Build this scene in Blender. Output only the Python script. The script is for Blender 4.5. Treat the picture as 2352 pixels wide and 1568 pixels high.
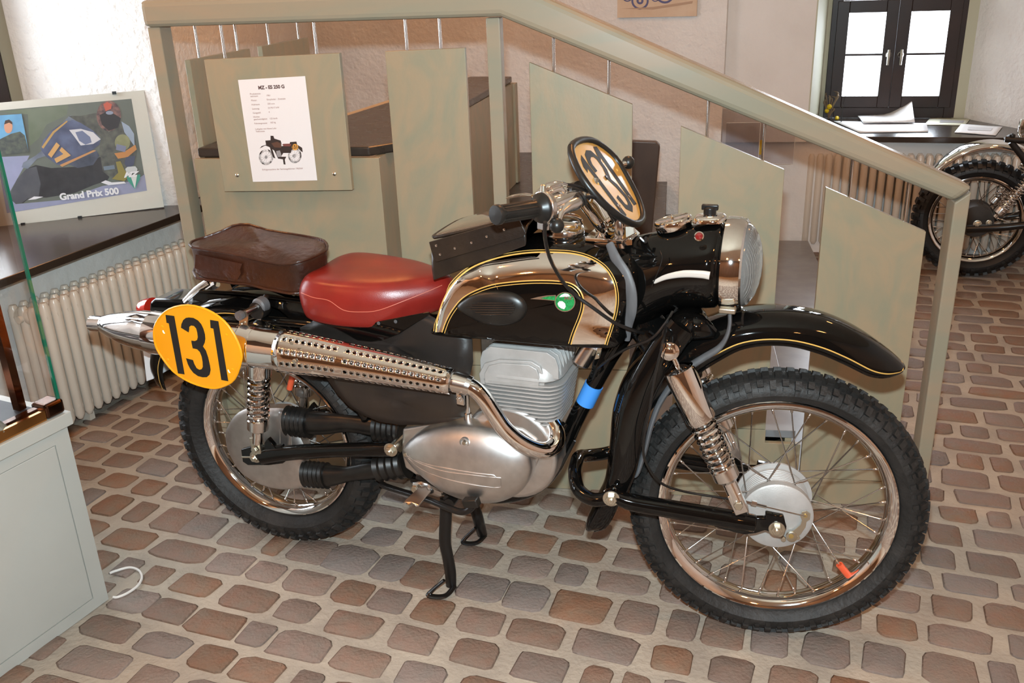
import bpy, bmesh, math, random
from mathutils import Vector, Matrix, noise
random.seed(7)
for o in list(bpy.data.objects): bpy.data.objects.remove(o)
SC=bpy.context.scene; COL=SC.collection
PI=math.pi; V=Vector
# ------------------------------------------------------------------ camera
CAMP=V((1.4757,-1.9978,1.5573)); YAW,PITCH,ROLL=0.3585,0.3800,-0.0387; FPX=2114.5
def _axes():
    cy,sy=math.cos(YAW),math.sin(YAW);cp,sp=math.cos(PITCH),math.sin(PITCH)
    f=V((-sy*cp,cy*cp,-sp)); r0=V((cy,sy,0)); u0=r0.cross(f)
    cr,sr=math.cos(ROLL),math.sin(ROLL)
    return r0*cr+u0*sr, u0*cr-r0*sr, f
RT,UP,FW=_axes()
cam=bpy.data.cameras.new('camera'); camo=bpy.data.objects.new('camera',cam); COL.objects.link(camo)
camo.matrix_world=Matrix(((RT.x,UP.x,-FW.x,CAMP.x),(RT.y,UP.y,-FW.y,CAMP.y),(RT.z,UP.z,-FW.z,CAMP.z),(0,0,0,1)))
cam.sensor_width=36; cam.lens=FPX/2352*36; cam.clip_start=.05; cam.clip_end=60
SC.camera=camo
# ------------------------------------------------------------------ view, world, lights
SC.view_settings.view_transform='Standard'; SC.view_settings.look='None'
SC.view_settings.exposure=0.0; SC.view_settings.gamma=1; SC.view_settings.use_curve_mapping=False
w=bpy.data.worlds.new('world'); SC.world=w; w.use_nodes=True
w.node_tree.nodes['Background'].inputs[0].default_value=(.86,.93,1,1); w.node_tree.nodes['Background'].inputs[1].default_value=6.0
def area(name,loc,target,size,energy,col,sy=None,spread=None):
    l=bpy.data.lights.new(name,'AREA'); l.shape='RECTANGLE'; l.size=size; l.size_y=sy or size; l.energy=energy; l.color=col
    if spread: l.spread=spread
    o=bpy.data.objects.new(name,l); COL.objects.link(o); o.location=loc
    o.rotation_euler=(V(target)-V(loc)).to_track_quat('-Z','Y').to_euler(); return o
# flash of the camera that took the picture
FLP=CAMP+UP*.13+RT*-.01
area('camera_flash',FLP,FLP+FW,.05,70,(.74,.92,1.0),.03)
# warm ceiling spots
for i,(x,y,e) in enumerate([(-.5,-.6,11),(1.0,-2.9,15),(2.6,-.8,8),(.9,.9,10),(-.6,1.9,9),(2.4,2.2,5),(-.7,-2.8,14),(2.8,-2.9,11)]):
    area('ceiling_spot',(x,y,2.5),(x,y,0),.16,e,(1,.40,.12),.16)
# window daylight
# ------------------------------------------------------------------ helpers: pixel of the 2352x1568 frame -> point on a real plane
def ray(x,y): return FW+RT*((x-1176)/FPX)-UP*((y-784)/FPX)
def on(x,y,p,n):
    d=ray(x,y); n=V(n); return CAMP+d*((V(p)-CAMP).dot(n)/d.dot(n))
def A(x,y,yy=0): return on(x,y,(0,yy,0),(0,1,0))       # plane y = yy (bike frame)
def G(x,y,z=0): return on(x,y,(0,0,z),(0,0,1))
PSI=.17807; DS=V((math.cos(PSI),math.sin(PSI),0)); NS=V((-DS.y,DS.x,0)); S0=V((.7052,.4847,0))
def SP(s,n,z): return S0+DS*s+NS*n+V((0,0,z))
def S(x,y,n=0): return on(x,y,S0+NS*n,NS)
def SC2(x,y,n=0):
    q=S(x,y,n)-S0; return q.dot(DS),q.z
# front wheel frame
DE,CA=.1684,-.048
FE=V((-math.sin(DE)*math.cos(CA),math.cos(DE)*math.cos(CA),math.sin(CA))); FX=V((math.cos(DE),math.sin(DE),0)); FZ=FX.cross(FE)
FC=V((1.3851,0,.3498)); RC=V((0,0,.3355))
def FP(x,y,k=0): return on(x,y,FC+FE*k,FE)

class MB:
    def __init__(s): s.v=[];s.f=[];s.m=[];s.mi=0
    def add(s,vs,fs,mi=None):
        o=len(s.v); s.v+=[V(p) for p in vs]; s.f+=[[i+o for i in f] for f in fs]; s.m+=[s.mi if mi is None else mi]*len(fs); return s
    def build(s,name,mat,parent=None,smooth=True,bev=0,recalc=True,angle=40,weld=False,subsurf=0,origin=None):
        base=rootloc(parent) if parent else V((0,0,0))
        if parent is None:
            if origin is None:
                xs=[p.x for p in s.v];ys=[p.y for p in s.v];zs=[p.z for p in s.v]
                origin=V(((min(xs)+max(xs))/2,(min(ys)+max(ys))/2,min(zs)))
            base=V(origin)
        me=bpy.data.meshes.new(name); me.from_pydata([p-base for p in s.v],[],s.f); 
        for i,m in enumerate(mat if isinstance(mat,(list,tuple)) else [mat]): me.materials.append(m)
        for p,m in zip(me.polygons,s.m): p.material_index=m; p.use_smooth=smooth
        if recalc or weld:
            bm=bmesh.new(); bm.from_mesh(me)
            if weld: bmesh.ops.remove_doubles(bm,verts=bm.verts,dist=1e-5)
            if recalc: bmesh.ops.recalc_face_normals(bm,faces=bm.faces)
            bm.to_mesh(me); bm.free()
        if smooth: me.set_sharp_from_angle(angle=math.radians(angle))
        o=bpy.data.objects.new(name,me); COL.objects.link(o)
        if parent: o.parent=parent
        else: o.location=base
        if bev:
            b=o.modifiers.new('bevel','BEVEL'); b.width=bev; b.segments=3; b.limit_method='ANGLE'; b.angle_limit=math.radians(35); b.harden_normals=False
        if subsurf:
            b=o.modifiers.new('sub','SUBSURF'); b.levels=subsurf; b.render_levels=subsurf
        return o
def rootloc(o):
    l=V((0,0,0))
    while o: l+=o.location; o=o.parent
    return l
def thing(name,label,cat,loc,group=None):
    o=bpy.data.objects.new(name,None); COL.objects.link(o); o.location=loc; o.empty_display_size=.05
    return tag(o,label,cat,group)
def tag(o,label=None,cat=None,group=None,kind=None):
    if label: o['label']=label
    if cat: o['category']=cat
    if group: o['group']=group
    if kind: o['kind']=kind
    return o
def struct(o): o['kind']='structure'; return o

def frame_from(t):
    t=t.normalized(); a=V((0,0,1)) if abs(t.z)<.9 else V((1,0,0)); x=a.cross(t).normalized(); return x,t.cross(x)
def catmull(P,n=6,vals=None):
    P=[V(p) for p in P]; out=[];ov=[]
    if vals is not None and not isinstance(vals,(list,tuple)): vals=[vals]*len(P)
    for i in range(len(P)-1):
        p0=P[i-1] if i>0 else P[i]*2-P[i+1]; p1=P[i];p2=P[i+1]; p3=P[i+2] if i+2<len(P) else P[i+1]*2-P[i]
        for k in range(n):
            t=k/n; out.append(.5*((2*p1)+(p2-p0)*t+(2*p0-5*p1+4*p2-p3)*t*t+(3*p1-p0-3*p2+p3)*t**3))
            if vals is not None: ov.append(vals[i]*(1-t)+vals[i+1]*t)
    out.append(P[-1]); 
    if vals is not None: ov.append(vals[-1]); return out,ov
    return out
def tube(mb,P,r,seg=12,smooth=6,cap=True,flat=None,closed=False,mi=None):
    """round tube through points; flat=(scale,dirvector) squashes the section along dirvector"""
    if smooth and len(P)>2: P,r=catmull(P,smooth,r)
    else:
        P=[V(p) for p in P]
        if not isinstance(r,(list,tuple)): r=[r]*len(P)
    vs=[];fs=[];n=len(P);x=None
    for i,p in enumerate(P):
        t=(P[min(i+1,n-1)]-P[max(i-1,0)])
        if t.length<1e-9: t=V((0,0,1))
        t.normalize()
        if x is None: x,y=frame_from(t)
        else:
            x=(x-t*x.dot(t)).normalized(); y=t.cross(x)
        for k in range(seg):
            a=2*PI*k/seg; d=x*math.cos(a)+y*math.sin(a)
            if flat: fd=V(flat[1]).normalized(); d=d-fd*(d.dot(fd)*(1-flat[0]))
            vs.append(p+d*r[i])
    for i in range(n-1):
        for k in range(seg):
            a=i*seg+k;b=i*seg+(k+1)%seg; fs.append([a,b,b+seg,a+seg])
    if cap: fs.append(list(range(seg))[::-1]); fs.append([(n-1)*seg+k for k in range(seg)])
    return mb.add(vs,fs,mi)
def lathe(mb,prof,c,axis,seg=32,closed=False,x=None,mi=None,ell=(1,1)):
    """prof: list of (radius, height along axis)"""
    axis=V(axis).normalized()
    if x is None: x,y=frame_from(axis)
    else: x=V(x).normalized(); y=axis.cross(x)
    vs=[];fs=[];n=len(prof)
    for r,h in prof:
        for k in range(seg):
            a=2*PI*k/seg; vs.append(V(c)+axis*h+(x*math.cos(a)*ell[0]+y*math.sin(a)*ell[1])*max(r,1e-5))
    for i in range(n if closed else n-1):
        j=(i+1)%n
        for k in range(seg):
            k2=(k+1)%seg; fs.append([i*seg+k,i*seg+k2,j*seg+k2,j*seg+k])
    if not closed:
        if prof[0][0]>1e-4: fs.append(list(range(seg))[::-1])
        if prof[-1][0]>1e-4: fs.append([(n-1)*seg+k for k in range(seg)])
    return mb.add(vs,fs,mi)
def box(mb,c,ex,ey,ez,mi=None):
    c=V(c);ex=V(ex);ey=V(ey);ez=V(ez); vs=[]
    for k in range(8): vs.append(c+ex*(1 if k&1 else -1)+ey*(1 if k&2 else -1)+ez*(1 if k&4 else -1))
    return mb.add(vs,[[0,2,3,1],[4,5,7,6],[0,1,5,4],[2,6,7,3],[0,4,6,2],[1,3,7,5]],mi)
def prism(mb,pts,d,mi=None):
    """polygon pts (3D) extruded by vector d"""
    n=len(pts); pts=[V(p) for p in pts]; d=V(d); vs=pts+[p+d for p in pts]
    fs=[list(range(n))[::-1],[n+i for i in range(n)]]+[[i,(i+1)%n,n+(i+1)%n,n+i] for i in range(n)]
    return mb.add(vs,fs,mi)
def loft(mb,rings,cap=True,closed=True,mi=None):
    n=len(rings[0]); vs=[p for r in rings for p in r]; fs=[]
    for i in range(len(rings)-1):
        for k in range(n if closed else n-1):
            k2=(k+1)%n; fs.append([i*n+k,i*n+k2,(i+1)*n+k2,(i+1)*n+k])
    if cap: fs.append(list(range(n))[::-1]); fs.append([(len(rings)-1)*n+k for k in range(n)])
    return mb.add(vs,fs,mi)
def closed_smooth(P,n=5):
    P=[V(p) for p in P]; N=len(P); out=[]
    for i in range(N):
        p0,p1,p2,p3=P[i-1],P[i],P[(i+1)%N],P[(i+2)%N]
        for k in range(n):
            t=k/n; out.append(.5*((2*p1)+(p2-p0)*t+(2*p0-5*p1+4*p2-p3)*t*t+(3*p1-p0-3*p2+p3)*t**3))
    return out
def bolt(mb,c,axis,r=.012,h=.01,washer=True,stud=True):
    axis=V(axis).normalized(); c=V(c)
    if washer: lathe(mb,[(r*1.45,0),(r*1.45,.003),(r*1.3,.0035)],c,axis,20)
    lathe(mb,[(r,.003),(r,h),(r*.85,h+.0015)],c,axis,6)
    if stud: lathe(mb,[(r*.5,h),(r*.5,h+.005),(r*.4,h+.006)],c,axis,12)
def spring(mb,a,b,R,turns,wr,seg=8,mi=None):
    a=V(a);b=V(b);ax=(b-a);L=ax.length;ax.normalize();x,y=frame_from(ax);P=[];N=int(turns*18)
    for i in range(N+1):
        t=i/N; an=2*PI*turns*t; P.append(a+ax*L*t+(x*math.cos(an)+y*math.sin(an))*R)
    return tube(mb,P,wr,seg,0,mi=mi)
def text_mesh(txt,size,mat,name,parent,origin,ex,ey,extrude=.0003,bold=0,align='LEFT',shear=0,space=1.0,sx=1.0):
    """flat lettering lying in the plane ex (reading direction), ey (up)"""
    cu=bpy.data.curves.new(name,'FONT'); cu.body=txt; cu.size=size; cu.extrude=extrude; cu.offset=bold; cu.align_x=align; cu.shear=shear; cu.space_character=space; cu.resolution_u=4
    to=bpy.data.objects.new(name,cu); COL.objects.link(to); dg=bpy.context.evaluated_depsgraph_get()
    me=bpy.data.meshes.new_from_object(to.evaluated_get(dg)); bpy.data.objects.remove(to)
    ex=V(ex).normalized(); ey=V(ey).normalized(); ez=ex.cross(ey); base=rootloc(parent)
    for v in me.vertices: c=v.co; v.co=V(origin)+ex*c.x*sx+ey*c.y+ez*c.z-base
    me.materials.clear(); me.materials.append(mat)
    o=bpy.data.objects.new(name,me); COL.objects.link(o); o.parent=parent; return o

# ------------------------------------------------------------------ materials
def M(name,col,rough=.5,metal=0,col2=None,scale=8,mix=(.35,.65),bump=0,bscale=60,coat=0,detail=4,stretch=None,rvar=0,objvar=0,spec=None,dist=0,world=False):
    m=bpy.data.materials.new(name); m.use_nodes=True; nt=m.node_tree; N=nt.nodes; L=nt.links; b=N['Principled BSDF']
    b.inputs['Base Color'].default_value=(*col,1); b.inputs['Roughness'].default_value=rough; b.inputs['Metallic'].default_value=metal
    if coat: b.inputs['Coat Weight'].default_value=coat; b.inputs['Coat Roughness'].default_value=.03
    if spec is not None: b.inputs['Specular IOR Level'].default_value=spec
    tc=N.new('ShaderNodeTexCoord'); src=tc.outputs['Object']
    if world: src=N.new('ShaderNodeNewGeometry').outputs['Position']
    if stretch:
        mp=N.new('ShaderNodeMapping'); mp.inputs['Scale'].default_value=stretch; L.new(src,mp.inputs[0]); src=mp.outputs[0]
    if objvar:
        oi=N.new('ShaderNodeObjectInfo'); ad=N.new('ShaderNodeVectorMath'); ad.operation='ADD'; sc=N.new('ShaderNodeVectorMath'); sc.operation='SCALE'; sc.inputs['Scale'].default_value=7
        cb=N.new('ShaderNodeCombineXYZ'); L.new(oi.outputs['Random'],cb.inputs[0]); L.new(oi.outputs['Random'],cb.inputs[1]); L.new(cb.outputs[0],sc.inputs[0]); L.new(src,ad.inputs[0]); L.new(sc.outputs[0],ad.inputs[1]); src=ad.outputs[0]
    if col2 is not None:
        nz=N.new('ShaderNodeTexNoise'); nz.inputs['Scale'].default_value=scale; nz.inputs['Detail'].default_value=detail; nz.inputs['Distortion'].default_value=dist; L.new(src,nz.inputs['Vector'])
        rp=N.new('ShaderNodeValToRGB'); rp.color_ramp.elements[0].position=mix[0]; rp.color_ramp.elements[1].position=mix[1]
        rp.color_ramp.elements[0].color=(*col,1); rp.color_ramp.elements[1].color=(*col2,1); L.new(nz.outputs['Fac'],rp.inputs[0]); out=rp.outputs[0]
        if objvar:
            hs=N.new('ShaderNodeHueSaturation'); mr=N.new('ShaderNodeMapRange'); mr.inputs['To Min'].default_value=1-objvar; mr.inputs['To Max'].default_value=1+objvar; L.new(oi.outputs['Random'],mr.inputs[0]); L.new(mr.outputs[0],hs.inputs['Value']); L.new(out,hs.inputs['Color'])
            mt=N.new('ShaderNodeMath'); mt.operation='MULTIPLY'; mt.inputs[1].default_value=7.31; L.new(oi.outputs['Random'],mt.inputs[0]); fr=N.new('ShaderNodeMath'); fr.operation='FRACT'; L.new(mt.outputs[0],fr.inputs[0])
            m2=N.new('ShaderNodeMapRange'); m2.inputs['To Min'].default_value=.55; m2.inputs['To Max'].default_value=1.35; L.new(fr.outputs[0],m2.inputs[0]); L.new(m2.outputs[0],hs.inputs['Saturation']); out=hs.outputs[0]
        L.new(out,b.inputs['Base Color'])
        if rvar:
            mr=N.new('ShaderNodeMapRange'); mr.inputs['To Min'].default_value=rough-rvar; mr.inputs['To Max'].default_value=rough+rvar; L.new(nz.outputs['Fac'],mr.inputs[0]); L.new(mr.outputs[0],b.inputs['Roughness'])
    if bump:
        n2=N.new('ShaderNodeTexNoise'); n2.inputs['Scale'].default_value=bscale; n2.inputs['Detail'].default_value=5; L.new(src,n2.inputs['Vector'])
        bp=N.new('ShaderNodeBump'); bp.inputs['Strength'].default_value=bump; bp.inputs['Distance'].default_value=.01; L.new(n2.outputs['Fac'],bp.inputs['Height']); L.new(bp.outputs[0],b.inputs['Normal'])
    return m
def lin(r,g,b): f=lambda c:((c/255+.055)/1.055)**2.4 if c>10 else c/255/12.92; return (f(r),f(g),f(b))
black=M('black_lacquer',(.003,.0028,.0026),.045,0,spec=.42)
satin=M('satin_black',(.008,.007,.0065),.30)
chrome=M('chrome',(.86,.84,.82),.05,1)
chrome2=M('brushed_chrome',(.72,.70,.68),.22,1)
alu=M('cast_aluminium',(.60,.58,.56),.40,1,col2=(.70,.68,.66),scale=30,bump=.012,bscale=600)
aluP=M('painted_aluminium',(.43,.41,.39),.5,.35,col2=(.50,.48,.46),scale=20,bump=.06,bscale=300)
zinc=M('zinc_plated_steel',(.62,.58,.48),.32,1)
steel=M('polished_steel',(.75,.74,.72),.15,1)
rubber=M('tyre_rubber',(.012,.011,.010),.6,0,col2=(.032,.028,.025),scale=14,bump=.25,bscale=90,mix=(.45,.8))
rub2=M('black_rubber',(.006,.0055,.005),.36,0,col2=(.013,.011,.009),scale=25)
greyrub=M('grey_rubber',(.075,.075,.078),.5,0,col2=(.11,.11,.115),scale=40,stretch=(1,1,.2))
yellow=M('yellow_enamel',lin(255,172,8),.35,0,col2=lin(250,165,4),scale=6)
digit=M('matt_black_print',(.012,.010,.009),.55)
brown=M('brown_leather',lin(68,36,22),.30,0,col2=lin(44,24,16),scale=9,bump=.35,bscale=45,mix=(.3,.75),rvar=.08)
red=M('red_leatherette',lin(136,36,28),.30,0,col2=lin(120,30,24),scale=12,bump=.06,bscale=500)
gold=M('gold_line',lin(222,176,92),.35,.2)
orange=M('orange_plastic',lin(238,98,60),.4)
bluetape=M('blue_tape',lin(70,150,235),.45)
skirt=M('aged_rubber_sheet',(.012,.011,.010),.36,0,col2=(.022,.018,.016),scale=7,bump=.12,bscale=25)
redlens=M('red_lens',(.5,.02,.01),.12,coat=1)
darkred=M('dark_red_glass',(.18,.01,.01),.1,coat=1)
plaster=M('white_plaster',(.74,.72,.69),.85,0,col2=(.80,.785,.76),scale=3,bump=.55,bscale=26,detail=6)
plaster_rough=M('rough_white_plaster',(.74,.71,.68),.85,0,col2=(.80,.78,.75),scale=5,bump=1.0,bscale=34,detail=6)
ceilm=M('warm_ceiling',(.72,.62,.48),.9,0,col2=(.76,.66,.52),scale=2)
ply=M('stained_plywood',lin(162,144,117),.36,0,col2=lin(146,141,118),scale=5.5,mix=(.38,.66),stretch=(1.1,1.1,.55),dist=3.2,detail=9,bump=.03,bscale=120)
plyD=M('shaded_plywood_edge',lin(128,116,92),.5,0,col2=lin(118,108,88),scale=30,stretch=(1,1,.1))
railm=M('stained_rail_wood',lin(158,142,120),.24,0,col2=lin(146,141,122),scale=4,stretch=(.4,3,3),dist=.6)
treadg=M('glare_lightened_step_covering',(.20,.205,.215),.30,0,col2=(.24,.245,.25),scale=14)  # lighter grey stands in for window glare on the lower steps
lino=M('dark_linoleum',(.035,.026,.020),.28,0,col2=(.045,.034,.027),scale=20,rvar=.04)
darkwood=M('dark_wood_sill',(.030,.020,.015),.22,0,col2=(.040,.028,.02),scale=5,stretch=(1,.2,1))
frame_dark=M('dark_brown_window_wood',lin(46,26,18),.4,0,col2=lin(34,20,15),scale=6)
radm=M('cream_radiator_enamel',lin(214,204,190),.24,0,coat=.4)
mortar=M('cement_mortar',lin(178,166,150),.85,0,col2=lin(148,138,126),scale=7,bump=.45,bscale=70,mix=(.3,.75))
stone=M('worn_cobble',lin(134,108,94),.6,0,col2=lin(126,112,100),scale=22,mix=(.3,.7),bump=.45,bscale=110,objvar=.15,detail=10,world=True,spec=.25)
glass=bpy.data.materials.new('clear_glass'); glass.use_nodes=True; b=glass.node_tree.nodes['Principled BSDF']; b.inputs['Transmission Weight'].default_value=1; b.inputs['Roughness'].default_value=0.0; b.inputs['IOR'].default_value=1.45; b.inputs['Base Color'].default_value=(.96,1,.98,1)
def thin_glass(name,col=(1,1,1),mixv=.9):
    m=bpy.data.materials.new(name); m.use_nodes=True; nt=m.node_tree; nt.nodes.clear(); o=nt.nodes.new('ShaderNodeOutputMaterial'); t=nt.nodes.new('ShaderNodeBsdfTransparent'); t.inputs[0].default_value=(*col,1); g=nt.nodes.new('ShaderNodeBsdfGlossy'); g.inputs['Roughness'].default_value=.02
    fr=nt.nodes.new('ShaderNodeFresnel'); fr.inputs[0].default_value=1.45; mx=nt.nodes.new('ShaderNodeMixShader'); ge=nt.nodes.new('ShaderNodeNewGeometry'); mu=nt.nodes.new('ShaderNodeMath'); mu.operation='SUBTRACT'; mu.use_clamp=True; nt.links.new(fr.outputs[0],mu.inputs[0]); nt.links.new(ge.outputs['Backfacing'],mu.inputs[1]); nt.links.new(mu.outputs[0],mx.inputs[0]); nt.links.new(t.outputs[0],mx.inputs[1]); nt.links.new(g.outputs[0],mx.inputs[2]); nt.links.new(mx.outputs[0],o.inputs[0]); return m
pane=thin_glass('window_glass'); gsheet=thin_glass('glass_sheet',(1,1,1)); acr=thin_glass('acrylic',(.9,.9,.92))
gedge=M('green_glass_edge',(.01,.14,.08),.1,coat=1)
paper=M('white_paper',(.82,.81,.82),.45)
def poly_prism(name,pts,z0,z1,mat,parent=None):
    mb=MB(); prism(mb,[V((x,y,z0)) for x,y in pts],(0,0,z1-z0)); return mb.build(name,mat,parent,smooth=False)
H=2.6
# ---- floor slab (mortar) and cobbles
mb=MB(); box(mb,(.9,.45,-.06),(3.3,0,0),(0,4.2,0),(0,0,.058)); floor=struct(mb.build('floor',mortar,smooth=False,origin=(0,0,0)))
mb=MB(); box(mb,(.9,.45,H+.05),(3.3,0,0),(0,4.2,0),(0,0,.05)); struct(mb.build('ceiling',ceilm,smooth=False))
# ---- left wall: below the sill, sill, splayed reveal and the piece running to the back corner
zs=.66
lw=poly_prism('wall_left',[(-1.33,-3.7),(-1.33,1.3),(-1.72,3.2),(-2.35,3.2),(-2.35,-3.7)],0,zs-.03,plaster); struct(lw)
struct(poly_prism('wall_left_reveal',[(-1.27,1.27),(-1.72,3.25),(-2.35,3.25),(-2.35,1.06),(-1.83,1.06)],zs,H,plaster_rough))
struct(poly_prism('wall_left_front',[(-1.27,-1.0),(-1.83,-.75),(-2.35,-.75),(-2.35,-3.7),(-1.27,-3.7)],zs,H,plaster_rough))
struct(poly_prism('trim_1',[(-1.832,1.0),(-1.832,1.062),(-1.86,1.062),(-1.86,1.0)],zs,H,M('grey_green_casing',lin(150,146,128),.7)))
mb=MB(); prism(mb,[V((-1.185,-1.2,zs-.03)),V((-1.185,1.295,zs-.03)),V((-1.27,1.29,zs-.03)),V((-1.84,1.08,zs-.03)),V((-1.84,-1.2,zs-.03))],(0,0,.03)); sl=struct(mb.build('trim_2',darkwood,smooth=False,bev=.003))
# left window
def window(name,c,ex,W,Z0,Z1,n_in,handles=True,mid=True):
    """casement pair centred on c, ex along the wall, n_in towards the room"""
    ex=V(ex).normalized(); n=V(n_in).normalized(); up=V((0,0,1)); cz=(Z0+Z1)/2; hh=(Z1-Z0)/2
    o=thing(name,'',None,V((c[0],c[1],Z0))); 
    for k in ('label','category'):
        if k in o: del o[k]
    struct(o); c=V((c[0],c[1],cz)); mb=MB()
    for sx in (-1,1): box(mb,c+ex*sx*(W/2-.03),ex*.03,n*.035,up*hh)
    for sz in (-1,1): box(mb,c+up*sz*(hh-.03),ex*(W/2-.06),n*.035,up*.03)
    mb.build('window_frame',frame_dark,o,smooth=False,bev=.003)
    for sx in (-1,1):
        cs=c+ex*sx*(W/4-.015)+n*.018; w=W/4-.016; h=hh-.062; mb=MB(); t=.033
        for s in (-1,1): box(mb,cs+ex*s*(w-t),ex*t,n*.028,up*h)
        for s in (-1,1): box(mb,cs+up*s*(h-t),ex*(w-2*t),n*.028,up*t)
        sa=mb.build('casement',frame_dark,o,smooth=False,bev=.003)
        mb=MB(); box(mb,cs,ex*(w-2*t),n*.006,up*.006); mb.build('glazing_bar',frame_dark,sa,smooth=False)
        for s in (-1,1): mb=MB(); box(mb,cs+up*s*((h-2*t)/2+.003)-n*.004,ex*(w-2*t),n*.0015,up*((h-2*t)/2-.003)); mb.build('pane',pane,sa,smooth=False)
        if handles:
            mb=MB(); hc=cs-ex*sx*(w-t)+n*.03+up*.0; lathe(mb,[(.018,0),(.018,.006),(.012,.012),(.008,.03)],hc,n,16); tube(mb,[hc+n*.03+up*.03,hc+n*.036,hc+n*.03-up*.055],[.007,.009,.007],8,4); mb.build('handle',chrome2,sa)
    return o
window('window_1',(-1.87,.15),(0,1,0),1.74,zs,2.05,(1,0,0))
struct(poly_prism('wall_left_header',[(-1.83,1.06),(-2.35,1.06),(-2.35,-.75),(-1.83,-.75)],2.05,H,plaster))
# ---- back wall
Cn=(.80,3.21)
struct(poly_prism('wall_back',[(-1.78,3.2),(Cn[0],Cn[1]),(Cn[0],3.9),(-1.78,3.9)],0,H,plaster_rough))
struct(poly_prism('wall_back_low',[(Cn[0],3.30),(3.9,3.87),(3.9,4.7),(Cn[0],4.7)],0,.64,plaster))
struct(poly_prism('wall_back_pier',[(Cn[0],3.26),(1.245,3.345),(1.27,4.10),(Cn[0],4.10)],.64,H,plaster))
struct(poly_prism('wall_back_right',[(2.46,3.55),(3.9,3.72),(3.9,4.6),(2.06,4.6),(2.06,4.12)],.64,H,plaster_rough))
struct(poly_prism('wall_back_header',[(1.26,4.05),(2.08,4.08),(2.08,4.6),(1.26,4.6)],2.105,H,plaster))
mb=MB(); prism(mb,[V((1.235,3.355,.64)),V((1.26,4.07,.64)),V((2.07,4.13,.64)),V((2.47,3.60,.64)),V((2.47,3.44,.64))],(0,0,.03)); struct(mb.build('trim_3',darkwood,smooth=False,bev=.003))
struct(poly_prism('trim_4',[(1.243,3.343),(1.250,3.343),(1.278,4.03),(1.305,4.03),(1.305,4.09),(1.262,4.09)],.67,2.105,M('grey_green_reveal',lin(188,188,166),.7)))
struct(poly_prism('trim_5',[(2.02,4.075),(2.09,4.08),(2.09,4.13),(2.02,4.13)],.67,2.105,bpy.data.materials['grey_green_reveal']))
window('window_2',(1.665,4.085),(.997,.07,0),.735,.672,1.40,(.07,-.997,0))
window('window_3',(1.665,4.085),(.997,.07,0),.72,1.405,2.10,(.07,-.997,0),handles=False)
warm=M('warm_painted_plaster',(.56,.46,.35),.85,0,col2=(.6,.5,.39),scale=3)
struct(poly_prism('wall_right',[(4.0,-3.7),(4.1,-3.7),(4.1,4.6),(4.0,4.6)],0,H,plaster))
struct(poly_prism('wall_front',[(-2.35,-3.8),(4.1,-3.8),(4.1,-3.7),(-2.35,-3.7)],0,H,M('chrome_contrast_panelling',(.13,.09,.06),.5,0,col2=(.18,.12,.08),scale=4,stretch=(3,3,.3))))  # unseen wall; its dark panelling is made up to give the chrome contrast
area('daylight_left',(-2.2,.25,1.5),(-1.2,.9,.9),1.3,42,(.80,.90,1.0),1.1)
area('daylight_right',(1.60,4.55,1.45),(1.9,3.3,.6),.9,85,(.80,.90,1.0),1.3)

# ---- cobbles
def stone_mesh(k):
    rnd=random.Random(k); n=12; pts=[]
    cc=[rnd.uniform(.02,.10) for _ in range(4)]
    for q,(sx,sy) in enumerate(((1,1),(-1,1),(-1,-1),(1,-1))):
        k_=cc[q]; t=[(.5,.5-.06-k_*1.6),(.5-k_*.75,.5-k_*.9),(.5-.06-k_*1.6,.5)]
        if q%2: t=t[::-1]
        for a_,b_ in t: pts.append((sx*(a_-rnd.random()*.055),sy*(b_-rnd.random()*.055)))
    vs=[];fs=[]
    for sc,z in ((1.03,-.012),(1.0,-.0005),(.93,.0015)):
        for x,y in pts: vs.append((x*sc,y*sc,z+(rnd.random()-.5)*.0012))
    vs.append((0,0,.0025)); 
    for l in range(2):
        for i in range(n): j=(i+1)%n; fs.append((l*n+i,l*n+j,(l+1)*n+j,(l+1)*n+i))
    for i in range(n): fs.append((2*n+i,2*n+(i+1)%n,3*n))
    me=bpy.data.meshes.new('cobble'); me.from_pydata(vs,[],fs); me.materials.append(stone)
    for p in me.polygons: p.use_smooth=True
    return me,vs,fs
SM=[stone_mesh(k) for k in range(20)]
def bend(x): return .028*abs(x-.85)**1.5 if x<.85 else .03*(x-.85)**1.2
rows=[-1.30,-1.18,-1.06,-.94,-.82,-.70,-.585,-.475,-.36,-.245,-.125,.02,.135,.255]
while rows[-1]<3.5: rows.append(rows[-1]+.118+.012*math.sin(len(rows)*1.7))
rows=[r-.0 for r in rows]
def fl(pts,sx,ox,oy): return [(ox+a/sx,oy+b/sx,ox+c/sx) for a,b,c in pts]
def r1(p): return [(100+a/2.6133,100+c/2.6133,1168+b/2.6133) for a,c,b in p]
def r2(p): return [(900+a/2.6133,900+c/2.6133,1168+b/2.6133) for a,c,b in p]
def r3(p): return [(1752+a/3.92,1752+c/3.92,1168+b/3.92) for a,c,b in p]
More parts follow.
